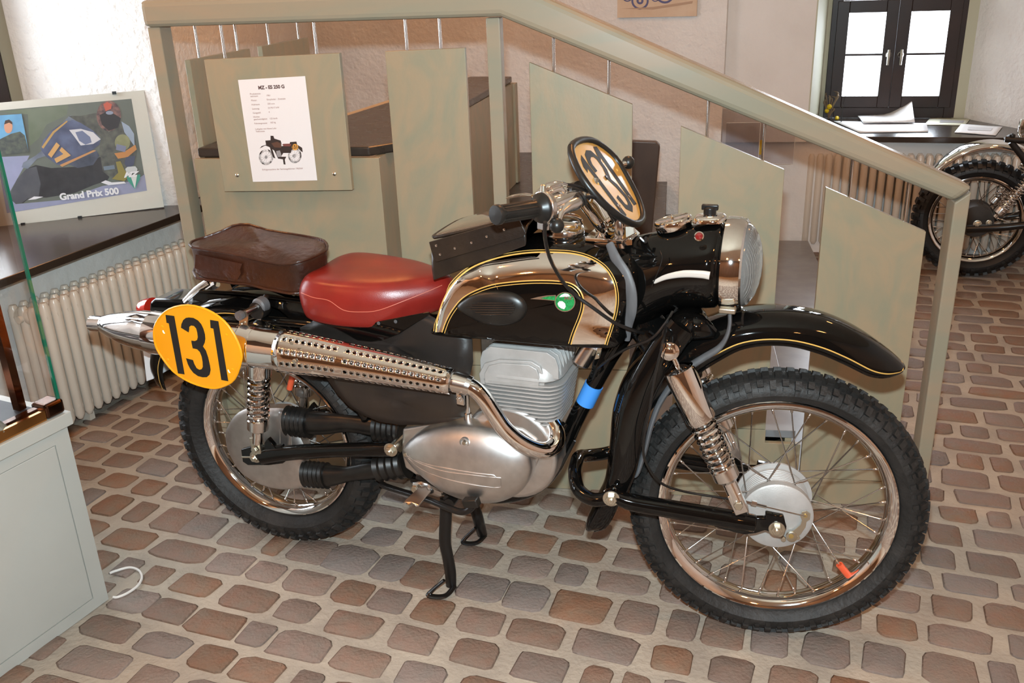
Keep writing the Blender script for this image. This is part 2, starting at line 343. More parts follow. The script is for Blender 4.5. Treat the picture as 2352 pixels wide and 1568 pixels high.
# traced stones: (left px, right px, y px) at the stone's middle row
TR=[r1([(660,900,70),(830,1100,90),(1060,1330,170),(1320,1450,230),(1450,1740,270),(1670,2000,310),(1960,2190,370)])+r2([(60,300,410),(380,690,480),(650,940,550),(940,1310,610),(1330,1590,680),(1640,1830,740),(1840,2120,790)])+r3([(-130,235,1280),(340,790,1375),(890,1290,1450)]),
 r1([(350,660,190),(610,1015,270),(970,1250,340),(1210,1440,390),(1400,1730,460),(1710,1970,520),(1920,2180,590)])+r2([(90,340,660),(340,650,730),(650,1030,790),(1040,1460,900),(1530,1800,950),(1890,2170,1010)]),
 r1([(600,770,395),(750,1050,470),(1030,1390,560),(1370,1640,630),(1670,2020,720),(2030,2360,820)])+r2([(320,630,920),(690,1050,1000)]),
 r1([(380,660,570),(570,880,640),(800,1180,730),(1130,1340,800),(1290,1710,870),(1680,2070,950),(2110,2420,1010)]),
 r1([(140,520,770),(470,830,880),(800,1080,970),(1060,1390,1035)]),
 r1([(0,470,980),(480,760,1060)]),
 r2([(80,300,215),(370,670,270),(700,970,340),(980,1180,390),(1220,1550,460),(1590,1850,540)])+r3([(400,890,1100),(1020,1410,1180),(1500,2090,1290)]),
 r2([(70,290,100),(390,700,120),(710,1010,165),(1000,1290,245),(1330,1600,300)])+r3([(980,1430,880),(1530,1900,950),(2010,2400,1030)]),
 r3([(1180,1530,610),(1610,2130,710),(2250,2600,780)]),
 r3([(1410,1730,410),(1840,2290,480)]),
 r3([(1480,1780,190),(1890,2400,280)])]
cand=[]; used={}
def rowof(x,y):
    yy=y-bend(x)+.025
    for i in range(len(rows)-1):
        if rows[i]<=yy<rows[i+1]: return i
for R_ in TR:
    for xa,xb,yp in R_:
        a=G(xa,yp);b=G(xb,yp); c=(a+b)/2; i=rowof(c.x,c.y)
        if i is None: continue
        wd=(b-a).length*.97; used.setdefault(i,[]).append((c.x-wd/2,c.x+wd/2)); cand.append([c.x,None,wd,i])
for i in range(len(rows)-1):
    us=sorted(used.get(i,[])); rnd=random.Random(100+i); 
    segs=[];x0=-1.33
    for a,b_ in us: segs.append((x0,a-.022)); x0=max(x0,b_+.022)
    segs.append((x0,3.9))
    for a,b_ in segs:
        L=b_-a
        if L<.04: continue
        avg=.135 if rows[i]<.9 else .16
        if L>3: a+=rnd.random()*.0
        n=max(1,round(L/avg)); ws=[.55+rnd.random()*.9 for _ in range(n)]; t=sum(ws); x=a
        for k in ws:
            w_=L*k/t; cand.append([x+w_/2,None,w_-.022,i]); x+=w_
for c in cand:
    i=c[3]; c[1]=(rows[i]+rows[i+1])/2+bend(c[0])-.025; c.append(rows[i+1]-rows[i]-.019)
def proj(P):
    d=V(P)-CAMP; z=d.dot(FW); return 1176+FPX*d.dot(RT)/z,784-FPX*d.dot(UP)/z,z
def hidden(x,y):
    q=V((x,y,0))-S0; s,n=q.dot(DS),q.dot(NS)
    if -1.17<s<1.08 and n>.03: return True
    if x<-.36 and y<-.45: return True
    if x<-1.3 or y>3.35+.17*(x-.9): return True
    return False
vis=[];rest=[]
for c in cand:
    x,y,wd,i,hd=c
    if hidden(x,y):
        q=V((x,y,0))-S0
        continue
    px,py,z=proj((x,y,0)); area_=wd*hd/(z*z)
    inside=-60<px<2412 and -60<py<1640
    (vis if inside and wd>.02 else rest).append((area_,c))
vis.sort(key=lambda t:-t[0]); rest+=vis[300:]; vis=vis[:300]
rnd=random.Random(5)
for _,(x,y,wd,i,hd) in vis:
    me=SM[rnd.randrange(20)][0]; o=bpy.data.objects.new('paving_stone',me); COL.objects.link(o); o.parent=floor
    o.location=(x,y,-.0005+rnd.random()*.002); o.scale=(wd*(rnd.choice((-1,1)) if False else 1),hd*(.93+rnd.random()*.1),1); o.rotation_euler=(0,0,(rnd.random()-.5)*.07+(PI if rnd.random()<.5 else 0))
mb=MB()
for _,(x,y,wd,i,hd) in rest:
    if wd<.02: continue
    _,vs,fs=SM[rnd.randrange(20)]; mb.add([(x+a*wd,y+b_*hd,z) for a,b_,z in vs],fs)
tag(mb.build('paving_stones_far',stone,floor,recalc=False),kind='stuff')

# ---- radiators
def radiator(name,label,p0,dirv,out,n,pitch,z0,z1,depth,group=None):
    """column radiator: sections along dirv starting at p0 (floor point under front columns), out = towards room"""
    dirv=V(dirv).normalized(); out=V(out).normalized(); root=thing(name,label,'radiator',V(p0),group)
    mb=MB(); r=.0195; c0=V((0,0,0)); up=V((0,0,1)); h=z1-z0
    for d in (r,depth/2,depth-r):
        c=c0-out*d
        tube(mb,[c+up*(z0+.012),c+up*(z0+.03),c+up*(z1-.03),c+up*(z1-.012)],[.010,r,r,.012],10,0)
    for zz in (z0+.055,z1-.055):
        rings=[]
        for d,rr,zc in ((.002,.011,-.010),(.014,.018,0),(depth/2,.019,.006),(depth-.014,.018,0),(depth-.002,.011,-.010)):
            ring=[]
            for k in range(10):
                a=2*PI*k/10; ring.append(c0-out*d+dirv*math.cos(a)*rr*.9+up*(zz+(zc if zz>.3 else -zc)+math.sin(a)*rr*1.6))
            rings.append(ring)
        loft(mb,rings)
    me=None
    for i in range(n):
        if me is None:
            m2=MB(); m2.add([p+V(p0) for p in mb.v],mb.f); o=m2.build('section',radm,root); me=o.data
        else: o=bpy.data.objects.new('section',me); COL.objects.link(o); o.parent=root; o.location=dirv*pitch*i
    m3=MB(); 
    for zz in (z0+.055,z1-.055): tube(m3,[V(p0)-out*depth/2+up*zz-dirv*.03,V(p0)-out*depth/2+up*zz+dirv*(pitch*n+.01)],.014,12,0)
    m3.build('header_pipe',radm,root)
    for t in (.15,.85):
        m3=MB(); c=V(p0)-out*depth/2+dirv*pitch*n*t; box(m3,c+up*.02,dirv*.012,out*.03,up*.02); m3.build('foot',radm,root)
    return root
radiator('column_radiator','cream column radiator under the dark sill at the left, behind the yellow number plate',(-1.175,.305,0),(0.03,1,0),(1,0,0),23,.047,.030,.535,.13)
radiator('column_radiator','cream column radiator under the right window, behind the sloping handrail',(1.28,3.375,0),(.997,.07,0),(.07,-.997,0),24,.047,.04,.58,.13)

# ---- staircase
st=thing('staircase','grey-green stained plywood staircase with sloping handrail behind the motorcycle','staircase',SP(0,0,0))
def sbox(name,s0,s1,n0,n1,z0,z1,mat,parent=st,bev=.002):
    mb=MB(); box(mb,SP((s0+s1)/2,(n0+n1)/2,(z0+z1)/2),DS*((s1-s0)/2),NS*((n1-n0)/2),V((0,0,(z1-z0)/2))); return mb.build(name,mat,parent,smooth=False,bev=bev)
def spoly(name,pts,n0,n1,mat,parent=st,bev=.0015):
    mb=MB(); prism(mb,[SP(s,n0,z) for s,z in pts],NS*(n1-n0)); return mb.build(name,mat,parent,smooth=False,bev=bev)
# plinth boards (front)
spoly('plinth_board',[(-1.16,0),(.26,0),(.26,.425),(-1.16,.425)],.0,.018,ply)
spoly('plinth_board',[(.262,0),(.725,0),(.725,.20),(.62,.20),(.62,.244),(.262,.244)],.0,.018,ply)
spoly('plinth_board',[(.727,0),(1.045,0),(1.045,.085),(.727,.085)],.0,.018,ply)
# treads and risers
for s0,s1,z in ((-1.15,-.15,.595),(-.15,.28,.425),(.28,.70,.235),(.70,1.08,.085)):
    sbox('tread',s0,s1+.01,.02,2.70,z-.025,z,treadg if z<.3 else lino)
    sbox('riser',s1-.02,s1,.02,2.70,0,z-.026,ply)
# panels
def pan(pts,zb,n0=.0):
    P=[SC2(x,y,n0) for x,y in pts]; (a,za),(b,zb_)=P; return [(a,zb),(b,zb),(b,zb_),(a,za)]
P2=spoly('panel',pan([(884,118),(1068,110)],.427),-.001,.017,ply)
P3=spoly('panel',pan([(1215,143),(1453,240)],.427),-.001,.017,ply)
P4=spoly('panel',pan([(1564,290),(1802,390)],.246),-.001,.017,ply)
P5=spoly('panel',pan([(1897,430),(2127,532)],.087),-.001,.017,ply)
# posts
spoly('post',[(-1.165,0),(-1.127,0),(-1.127,1.452),(-1.165,1.452)],-.03,.035,railm,bev=.003)
spoly('post',[(-.186,.43),(-.148,.43),(-.148,1.449),(-.186,1.449)],-.02,.03,railm,bev=.003)
# handrail: level part, slope, right post mitred on
def rs(x,y): return SC2(x,y,-.03)
a=rs(350,62);b_=rs(1150,42);c=rs(2190,462);d=rs(2105,1000);e=rs(2133,1080);f_=rs(2237,430);g=rs(1232,0)
hr=[(-1.172,1.452),(b_[0],1.452),(c[0],c[1]),(f_[0],f_[1]),(g[0]-.04,1.525),(-1.172,1.525)]
zc=c[1]; 
o=spoly('handrail',hr,-.045,.055,railm,bev=.018)
spoly('post',[(c[0]+.004,0),(f_[0]-.004,0),(f_[0]-.004,f_[1]-.012),(c[0]+.004,c[1]-.004)],-.03,.045,railm,bev=.004)
# rods
def rod(x0,y0,x1,y1,n=.008):
    s0,z0=SC2(x0,y0,n); s1,z1=SC2(x1,y1,n); mb=MB(); s=(s0+s1)/2; tube(mb,[SP(s,n,z1-.012),SP(s,n,z0+.03)],.0042,10,0); mb.build('rod',steel,st)
for q in [(507,52,517,136),(718,38,729,122),(928,28,936,113),(1007,20,1013,110),(1271,70,1272,163),(1399,125,1398,216),(1628,222,1624,312),(1757,277,1751,367),(1958,362,1951,453),(2085,420,2078,508)]: rod(*q)
# side railing going back on the left, with two panels
sbox('side_rail',-1.16,-1.10,.055,2.6,1.452,1.51,railm,bev=.01)
for n0,n1 in ((.085,.507),(.606,1.05)):
    sbox('panel',-1.13,-1.112,n0,n1,.60,1.352,ply)
for n in (.162,.432,.69,.97): mb=MB(); tube(mb,[SP(-1.12,n,1.345),SP(-1.12,n,1.46)],.0042,10,0); mb.build('rod',steel,st)
# bench / counter standing on the top platform
bn=thing('bench','plywood box bench with dark top behind the information board','bench',SP(-.8,.9,0))
spoly('front_panel',[(-1.105,.43),(-.525,.43),(-.525,1.073),(-1.105,1.073)],.001,.018,ply,bn)
mb=MB(); box(mb,SP(0,0,0),DS*.001,NS*.001,V((0,0,.001))); 
mb=MB(); prism(mb,[SP(-.527,.019,.596),SP(-.44,1.88,.596),SP(-.46,1.88,.596),SP(-.547,.019,.596)],(0,0,.477)); mb.build('side_panel',ply,bn,smooth=False)
mb=MB(); prism(mb,[SP(-1.10,.02,1.074),SP(-.56,.02,1.074),SP(-.50,.09,1.074),SP(-.45,1.9,1.074),SP(-.66,1.93,1.074),SP(-.885,.45,1.074),SP(-1.10,.2,1.074)],(0,0,.028)); mb.build('dark_top',lino,bn,smooth=False,bev=.006)
mb=MB(); prism(mb,[SP(-.66,1.93,1.06),SP(-.885,.45,1.06),SP(-.95,.45,1.06),SP(-.74,1.93,1.06)],(0,0,.03)); mb.build('edge_strip',M('pale_wood',lin(190,170,140),.5),bn,smooth=False)
mb=MB(); prism(mb,[SP(-.46,1.86,.60),SP(-.43,1.86,.60),SP(-.43,1.93,.60),SP(-.46,1.93,.60)],(0,0,.47)); mb.build('end_post',ply,bn,smooth=False)
# dark upright board between panels
mb=MB()
P=[SP(.03,1.3,.43),SP(.235,1.3,.43),SP(.265,1.3,.875),SP(.25,1.3,.89),SP(.03,1.3,.90)]; prism(mb,P,NS*.04)
tag(mb.build('backrest',M('dark_brown_upholstery',lin(78,62,52),.3,0,col2=lin(66,52,44),scale=8),None,smooth=False,bev=.006),'tall dark brown padded backrest standing behind the sloping panels','backrest')

# ---- information board with sheet
ib=thing('information_board','square plywood board with a laminated sheet hung on the stair railing','sign',S(660,440,-.04))
pts=[S(x,y,-.036) for x,y in [(516,440),(809,437),(779,122),(468,137)]]
mb=MB(); prism(mb,pts,NS*.02); mb.build('board',ply,ib,smooth=False,bev=.0015)
for x,y in ((545,402),(768,399)): mb=MB(); lathe(mb,[(.006,0),(.0055,.002),(.002,.004)],S(x,y,-.036),-NS,14); mb.build('screw',zinc,ib)
# ------------------------------------------------------------------ the motorcycle
bike=thing('motorcycle','black and chrome motorcycle with red saddle and yellow oval plate 131 at the side','motorcycle',V((.7,0,0)))
B=bike
Rr,Rf=.3355,.3498
def wheel(parent,C,ax,ex,ez,R,rimr,hw,tw,nk,knob,prefix,nsp=36,hubr=.07,hubw=.045,flange=.06,tube_r=None,detail=True,dsk=rubber):
    """ax: axle direction (away from the camera side), ex forward, ez up"""
    C=V(C);ax=V(ax).normalized()
    W=lambda r,a,y: C+(ex*math.cos(a)+ez*math.sin(a))*r+ax*y
    # tyre: torus section
    Ro=R-knob; h=(Ro-(rimr-.004))/2; rc=Ro-h; mb=MB(); sec=[]
    for k in range(18):
        a=-PI+2*PI*k/18+.0001; sec.append((rc+h*math.cos(a)*(1.0),tw*math.sin(a)*(1.0 if math.cos(a)>-.2 else .93)))
    SN=64; vs=[];fs=[]
    for i in range(SN):
        for r,y in sec: vs.append(W(r,2*PI*i/SN,y))
    for i in range(SN):
        j=(i+1)%SN
        for k in range(18): k2=(k+1)%18; fs.append([i*18+k,i*18+k2,j*18+k2,j*18+k])
    mb.add(vs,fs)
    def blk(a,phi,da,dphi,hh):
        q=[]
        for top in (0,1):
            f=.9 if top else 1.08; rr=h+(hh if top else -.003); tt=tw+(hh if top else -.003)
            for s1,s2 in ((-1,-1),(1,-1),(1,1),(-1,1)):
                p=phi+s2*dphi*f; q.append(W(rc+rr*math.cos(p),a+s1*da*f,tt*math.sin(p)))
        mb.add(q,[[0,1,2,3],[4,7,6,5],[0,4,5,1],[1,5,6,2],[2,6,7,3],[3,7,4,0]])
    st=2*PI/nk
    for i in range(nk):
        a=i*st; ev=i%2
        for s in (-1,1):
            blk(a,s*.36,st*.30,.20,knob)
            blk(a+st*.5,s*(1.02 if ev else .90),st*.27,.26 if ev else .20,knob*.95)
            if ev: blk(a+st*.5,s*1.50,st*.24,.20,knob*.35)
            else: blk(a+st*.5,s*1.28,st*.22,.12,knob*.5)
    ty=mb.build(prefix+'_tyre',dsk,parent,angle=35)
    # rim
    mb=MB(); t=hw
    prof=[(rimr,-t),(rimr+.001,-t+.003),(rimr-.008,-t+.005),(rimr-.013,-t*.55),(rimr-.011,0),(rimr-.013,t*.55),(rimr-.008,t-.005),(rimr+.001,t-.003),(rimr,t),(rimr-.004,t+.001),(rimr-.012,t-.003),(rimr-.019,t*.66),(rimr-.023,t*.45),(rimr-.026,0),(rimr-.023,-t*.45),(rimr-.019,-t*.66),(rimr-.012,-t+.003),(rimr-.004,-t-.001)]
    lathe(mb,prof,C,ax,96,closed=True,x=ex)
    rim=mb.build(prefix+'_rim',chrome,parent)
    # spokes
    ri=rimr-.024; m0={}
    for i in range(nsp):
        side=-1 if i%2 else 1; a=2*PI*(i+.5)/nsp; k=(i//2)%2; off=(1 if k else -1)*math.radians(34)
        p0=W(hubr,a+off,side*flange*.9); p1=W(ri,a,side*t*.12); d=p1-p0; L=d.length
        if 'm' not in m0:
            mb=MB(); lathe(mb,[(.0017,0),(.0017,L-.014),(.0031,L-.013),(.0033,L+.002)],V((0,0,0)),V((0,0,1)),6); 
            me=bpy.data.meshes.new('spoke'); me.from_pydata(mb.v,[],mb.f); me.materials.append(steel)
            for p in me.polygons: p.use_smooth=True
            m0['m']=me
        o=bpy.data.objects.new('spoke',m0['m']); COL.objects.link(o); o.parent=rim; o.location=p0-rootloc(rim); o.rotation_mode='QUATERNION'; o.rotation_quaternion=d.to_track_quat('Z','Y')
    return ty,rim,W
EX,EY,EZ=V((1,0,0)),V((0,1,0)),V((0,0,1))
# rear wheel
rt,rrim,RW=wheel(B,RC,EY,EX,EZ,Rr-.001,.2425,.034,.056,58,.011,'rear',hubr=.085,flange=.05)
ft,frim,FWh=wheel(B,FC,FE,FX,FZ,Rf-.001,.276,.031,.047,74,.009,'front',hubr=.082,flange=.045)
mb=MB(); lathe(mb,[(.03,-.05),(.085,-.05),(.085,-.043),(.07,-.042),(.07,.042),(.088,.043),(.088,.05),(.03,.055)],RC,EY,48); mb.build('rear_hub',aluP,B)
# front hub: finned drum and brake plate
mb=MB(); pr=[(.03,-.060),(.079,-.060),(.083,-.057),(.084,-.046),(.084,-.040)]
lathe(mb,pr+[(.03,-.040)],FC,FE,64); bp=mb.build('brake_plate',aluP,B)
mb=MB(); pr=[(.02,-.038),(.082,-.038),(.082,-.034)]
for k in range(7): pr+=[(.076,-.032+k*.0085),(.081,-.030+k*.0085),(.081,-.027+k*.0085),(.076,-.025+k*.0085)]
pr+=[(.080,.034),(.091,.036),(.091,.043),(.03,.05)]
lathe(mb,pr,FC,FE,64); mb.build('front_hub',aluP,B)
# red/orange tags on the rims
mb=MB(); a=FP(1928,1296,-.015);b_=FP(1950,1323,-.01); tube(mb,[a,b_],.0085,12,0); tube(mb,[a,b_],.006,12,0); mb.build('valve_cap',orange,frim)
mb=MB(); a=A(672,862,.01);b_=A(665,893,.01); tube(mb,[a,b_],.0085,12,0); mb.build('valve_cap',orange,rrim)
# ---- frame, arms
def part(name,mb,mat,parent=None,**k): return mb.build(name,mat,parent or B,**k)
mb=MB(); tube(mb,[A(1462,700),A(1440,750),A(1400,818),A(1355,900),A(1318,972),A(1292,1030),A(1262,1080),A(1222,1118),A(1150,1138),A(1050,1128),A(950,1092)],[.028,.027,.0225,.0215,.0215,.0225,.026,.024,.021,.021,.021],16,8); fr=part('frame_tube',mb,black)
mb=MB(); tube(mb,[A(1395,795,-.004),A(1378,838,-.008),A(1366,872,-.004)],[.012,.02,.010],12,5); part('frame_gusset',mb,black)
mb=MB(); tube(mb,[A(1365,882),A(1344,925)],.0235,20,0); part('blue_tape',mb,bluetape)
mb=MB(); tube(mb,[A(1302,975,-.02),A(1290,990,-.03),A(1280,1010,-.03)],[.014,.018,.012],10,3); part('frame_bracket',mb,black)
mb=MB(); tube(mb,[A(1320,1012,-.03),A(1285,1075,-.035),A(1245,1115,-.03),A(1195,1143,-.02)],.004,8,5); part('rubber_edge_strip',mb,rub2)
# rear frame rails under saddle, hidden mostly
mb=MB(); tube(mb,[V((.95,0,.83)),V((.75,0,.76)),V((.55,0,.74)),V((.4,0,.72))],.022,12,5)
for s in (-1,1): tube(mb,[V((.5,s*.06,.72)),V((.25,s*.10,.74)),V((.05,s*.11,.74)),V((-.1,s*.10,.72))],.012,10,5)
tube(mb,[V((.52,0,.72)),V((.50,0,.50)),V((.49,0,.33))],.025,12,4)
part('subframe',mb,black)
# swing arms (near/far)
for s in (-1,1):
    y=.115*s
    mb=MB(); n_=V((0,s,0))
    p0=A(600,1047,-.115);p1=A(660,1040,-.115);p2=A(760,1034,-.115);p3=A(898,1031,-.115)
    P=[V((p.x,y,p.z)) for p in (p0,p1,p2,p3)]
    tube(mb,P,[.026,.023,.0205,.021],14,5,flat=(.7,(0,1,0)))
    q=[A(x_,y_,-.115) for x_,y_ in ((556,1030),(578,1024),(650,1020),(668,1050),(652,1062),(620,1066),(572,1066),(560,1058))]
    prism(mb,[V((p.x,y-.006,p.z)) for p in q],(0,.012,0))
    q=[A(x_,y_,-.115) for x_,y_ in ((610,1015),(618,1004),(640,1030),(612,1040))]
    prism(mb,[V((p.x,y-.008,p.z)) for p in q],(0,.016,0))
    sa=part('swing_arm',mb,black,bev=.002)
    mb=MB(); c=A(588,1048,-.121); bolt(mb,V((c.x,y+s*.006,c.z)),n_,.0125,.013); part('axle_nut',mb,zinc,sa,smooth=False); mb=MB(); c=A(898,1032,-.13); bolt(mb,V((c.x,y+s*.015,c.z)),n_,.013,.013); part('axle_nut',mb,zinc,sa,smooth=False)
    if s<0:
        mb=MB(); tube(mb,[A(556,1049,-.12),A(600,1049,-.12)],.003,8,0); part('chain_adjuster',mb,zinc,sa)
mb=MB(); tube(mb,[V((0,-.12,Rr)),V((0,.12,Rr))],.009,10,0); tube(mb,[V((A(898,1032,-.13).x,-.12,A(898,1032,-.13).z)),V((A(898,1032,-.13).x,.12,A(898,1032,-.13).z))],.012,10,0); part('axle',mb,zinc)
# chain case on the rear wheel
cc=[(518.5,992),(524,978),(533,962),(543,951),(553,944),(574,936),(600,936),(622,937),(655,938),(664,950),(672,965),(683,992),(699,1023),(702,1040),(701,1054),(696,1072),(704,1090),(706,1112),(690,1120),(673,1123),(654,1124),(635,1122),(615,1118),(597,1112),(577,1102),(558,1089),(544,1073),(533,1054),(524,1036),(519,1015)]
def inset(pts,d,C=None):
    c=C or sum(pts,V((0,0,0)))/len(pts); return [p+(c-p).normalized()*d for p in pts]
P=closed_smooth([A(x,y,-.062) for x,y in cc],2); mb=MB()
R1=[p+V((0,.030,0)) for p in P];R2=[p for p in P];R3=inset([p-V((0,.008,0)) for p in P],.010);R4=inset([p-V((0,.010,0)) for p in P],.03)
loft(mb,[R1,R2,R3,R4]); part('chain_case',mb,alu)
mb=MB(); box(mb,A(655,985,-.074),V((.018,0,-.002)),V((0,.008,0)),V((.006,0,.055))); q=A(672,1010,-.074); part('chain_case_rib',mb,alu,bev=.008)
def boot(name,P,r,n=9):
    out=[];rr=[]
    PP,RR=catmull(P,8,r)
    mb=MB(); tube(mb,PP,RR,18,0,flat=(.75,(0,1,0))); return PP,RR,mb
def bellows(mb,p0,p1,r0,r1,n):
    p0=V(p0);p1=V(p1);PP=[];RR=[]
    for i in range(n*4+1):
        t=i/(n*4); PP.append(p0.lerp(p1,t)); RR.append((r0+(r1-r0)*t)*(1.0+.10*math.cos(2*PI*n*t)))
    tube(mb,PP,RR,20,0,flat=(.8,(0,1,0)))
mb=MB()
tube(mb,[A(665,968,-.06),A(740,972,-.062),A(800,972,-.062),A(870,982,-.062),A(925,990,-.06)],[.038,.033,.024,.026,.036],18,6,flat=(.8,(0,1,0))); bellows(mb,A(662,966,-.062),A(712,972,-.062),.041,.040,5); bellows(mb,A(862,983,-.062),A(926,990,-.06),.034,.036,5)
part('chain_sleeve',mb,rub2)
mb=MB()
tube(mb,[A(702,1090,-.06),A(750,1092,-.062),A(800,1088,-.062),A(860,1078,-.062),A(932,1068,-.06)],[.036,.034,.022,.025,.036],18,6,flat=(.8,(0,1,0))); bellows(mb,A(702,1088,-.062),A(752,1092,-.062),.037,.036,5); bellows(mb,A(868,1076,-.062),A(935,1066,-.06),.035,.037,4)
part('chain_sleeve',mb,rub2)
# ---- rear shocks
def shock(a,b,name,y,cap,R,spr,lowr,par=B,caplen=.12,top_cover=True,turns=9,coverlen=.45,sl=.76):
    a=V(a);b=V(b);d=(b-a);L=d.length;d.normalize(); sh=None
    mb=MB(); lathe(mb,[(.006,.0),(.006,.02),(R*.55,.022),(R*.95,.028),(R,.036),(R,L*coverlen-.004),(R*.96,L*coverlen),(R*.6,L*coverlen)],a,d,28); sh=part(name,mb,chrome,par)
    mb=MB(); spring(mb,a+d*(L*coverlen-.005),a+d*(L*sl),spr,turns,.0046,8); part('spring',mb,chrome,sh)
    mb=MB(); lathe(mb,[(lowr*1.0,L*.3),(lowr,L*sl)],a,d,16); part('damper_tube',mb,chrome2,sh)
    mb=MB(); lathe(mb,[(spr*1.08,L*sl-.012),(spr*1.12,L*sl-.002),(spr*1.12,L*sl+.02),(lowr*1.2,L*sl+.03),(lowr,L*sl+.03)],a,d,24); part('collar',mb,chrome2,sh)
    mb=MB(); lathe(mb,[(lowr,L*sl),(lowr,L-.02),(lowr*.8,L-.018)],a,d,20); part('lower_tube',mb,chrome,sh)
    return sh,d,L
for s in (-1,1):
    y=.118*s
    a=A(597,716,-.118);b_=A(592,1030,-.118)
    sh,d,L=shock(V((a.x,y,a.z)),V((b_.x,y,b_.z)),'rear_shock',y,0,.034,.0265,.0155,coverlen=.44,sl=.79,turns=9)
    mb=MB(); c=V((b_.x,y,b_.z))+d*-.012; box(mb,c,V((.0155,0,0)),V((0,.012,0)),V((0,0,.026))); part('clevis',mb,zinc,sh,bev=.002)
    mb=MB(); bolt(mb,c+V((0,s*.012,-.006)),V((0,s,0)),.0095,.009,False,False); part('bolt',mb,zinc,sh,smooth=False)
    mb=MB(); c=V((a.x,y,a.z)); lathe(mb,[(.022,-.018),(.024,-.012),(.024,.012),(.022,.018)],c-d*.008,EY,20); part('top_eye',mb,satin,sh)
mb=MB(); a=A(600,700,-.12); b_=A(556,722,-.19); tube(mb,[a+V((0,.03,.01)),a,b_],[.012,.0085,.0085],12,3); part('silencer_mount',mb,steel)
mb=MB(); lathe(mb,[(.017,-.014),(.021,-.010),(.021,.010),(.017,.014)],a,(b_-a),20); part('mount_rubber',mb,greyrub); mb=MB(); lathe(mb,[(.011,0),(.012,.004),(.012,.014)],b_,(b_-a),14); part('mount_rubber',mb,greyrub)
mb=MB(); P=[A(x,y,-.19) for x,y in ((548,718),(562,714),(570,728),(566,760),(552,760),(549,738))]; prism(mb,P,(0,.004,0)); bolt(mb,A(556,724,-.192),-EY,.007,.006,False); bolt(mb,A(556,745,-.192),-EY,.006,.006,False); part('mount_bracket',mb,zinc,smooth=False)
# ---- exhaust system
ex=MB()
yM=-.205
tip=A(212,743,yM);p1=A(240,744,yM)
P=[A(212,742,yM),A(238,744,yM),A(239,744,yM),A(255,747,yM),A(290,753,yM),A(330,758,yM),A(352,762,yM),A(356,763,yM),A(450,778,yM),A(520,788,yM),A(560,792,yM)]
pm=lambda x,y,yy:(A(x,y,yy)-CAMP).dot(FW)/FPX
R_=[.0215,.0215,.0245,.032,.045,.053,.056,.0575,.056,.054,.053]
tube(ex,P,R_,32,0); part('silencer',ex,chrome)
ex=MB(); tube(ex,[P[0]-V((.001,0,0)),P[0]+V((.03,0,-.001))],.0185,24,0); part('tail_opening',ex,satin)
ex=MB(); tube(ex,[A(555,790,-.2),A(566,792,-.2),A(610,799,-.2),A(655,805,-.2)],[.055,.0535,.0525,.052],32,0); part('silencer_body',ex,chrome)
ex=MB(); tube(ex,[A(562,791,-.2),A(590,796,-.2)],[.0555,.0545],32,0); part('clamp_band',ex,chrome)
c1=[A(650,805,-.2),A(770,824,-.196),A(900,848,-.19),A(1000,868,-.185),A(1040,876,-.183)]; c1r=[.050,.042,.034,.028,.026]
ex=MB(); tube(ex,c1+[A(1048,878,-.182)],[r*.93 for r in c1r]+[.024],28,4); part('expansion_cone',ex,steel)
# perforated heat shield: strip wrapped over the near half with real holes
hp,hr=catmull(c1,12,c1r)
def shield():
    bm=bmesh.new(); n=len(hp); rows=26; a0,a1=math.radians(-70),math.radians(118)
    up=EZ; L=[0]
    for i in range(1,n): L.append(L[-1]+(hp[i]-hp[i-1]).length)
    def at(s):
        s=max(0,min(L[-1],s))
        for i in range(1,n):
            if L[i]>=s: t=(s-L[i-1])/(L[i]-L[i-1]); return hp[i-1].lerp(hp[i],t),hr[i-1]*(1-t)+hr[i]*t,(hp[i]-hp[i-1]).normalized()
    def pt(s,a,off=.006):
        p,r,t=at(s); u=(up-t*up.dot(t)).normalized(); v=t.cross(u)   # v points away from camera
        return p+(v*math.cos(a)+u*math.sin(a))*(r+off)*1.0, p
    # near side is -v (towards -y)
    hole=[];NC=int(L[-1]/.0165); cell=L[-1]/NC; NR=11; da=(a1-a0)/NR
    vs=[];fs=[]
    for i in range(NC):
        for j in range(NR):
            s0,s1=i*cell,(i+1)*cell; b0,b1=a0+j*da,a0+(j+1)*da; sm,bmn=(s0+s1)/2,(b0+b1)/2
            p,r,t=at(sm); per=(j%2==1 and 1) and 0<i<NC-1 and not (i==int(NC*.38))
            if not per:
                o=len(vs); vs+=[pt(s0,b0)[0],pt(s1,b0)[0],pt(s1,b1)[0],pt(s0,b1)[0]]; fs.append([o,o+1,o+2,o+3])
            else:
                o=len(vs); outer=[];inner=[]
                hr_=.0048 if r>.03 else .0043; ha=hr_/(r+.006)
                for k in range(12):
                    a=2*PI*k/12+PI/4; c,s=math.cos(a),math.sin(a); m=max(abs(c),abs(s)); outer.append(pt(sm+c/m*cell/2,bmn+s/m*da/2)[0]); inner.append(pt(sm+c*hr_,bmn+s*ha)[0])
                vs+=outer+inner
                for k in range(12): k2=(k+1)%12; fs.append([o+k,o+k2,o+12+k2,o+12+k])
    return vs,fs
vs,fs=shield(); mb=MB(); mb.add(vs,fs); hs=mb.build('heat_shield',chrome,B,recalc=False,weld=True,angle=60)
so=hs.modifiers.new('solid','SOLIDIFY'); so.thickness=.0016; so.offset=-1
mb=MB()
for x,y,yy in ((672,786,-.25),(678,828,-.25),(1031,862,-.21),(1024,889,-.205)):
    bolt(mb,A(x,y,yy+.0),-EY,.006,.004,False,False)
tag(part('shield_screws',mb,zinc,smooth=False),kind='stuff')
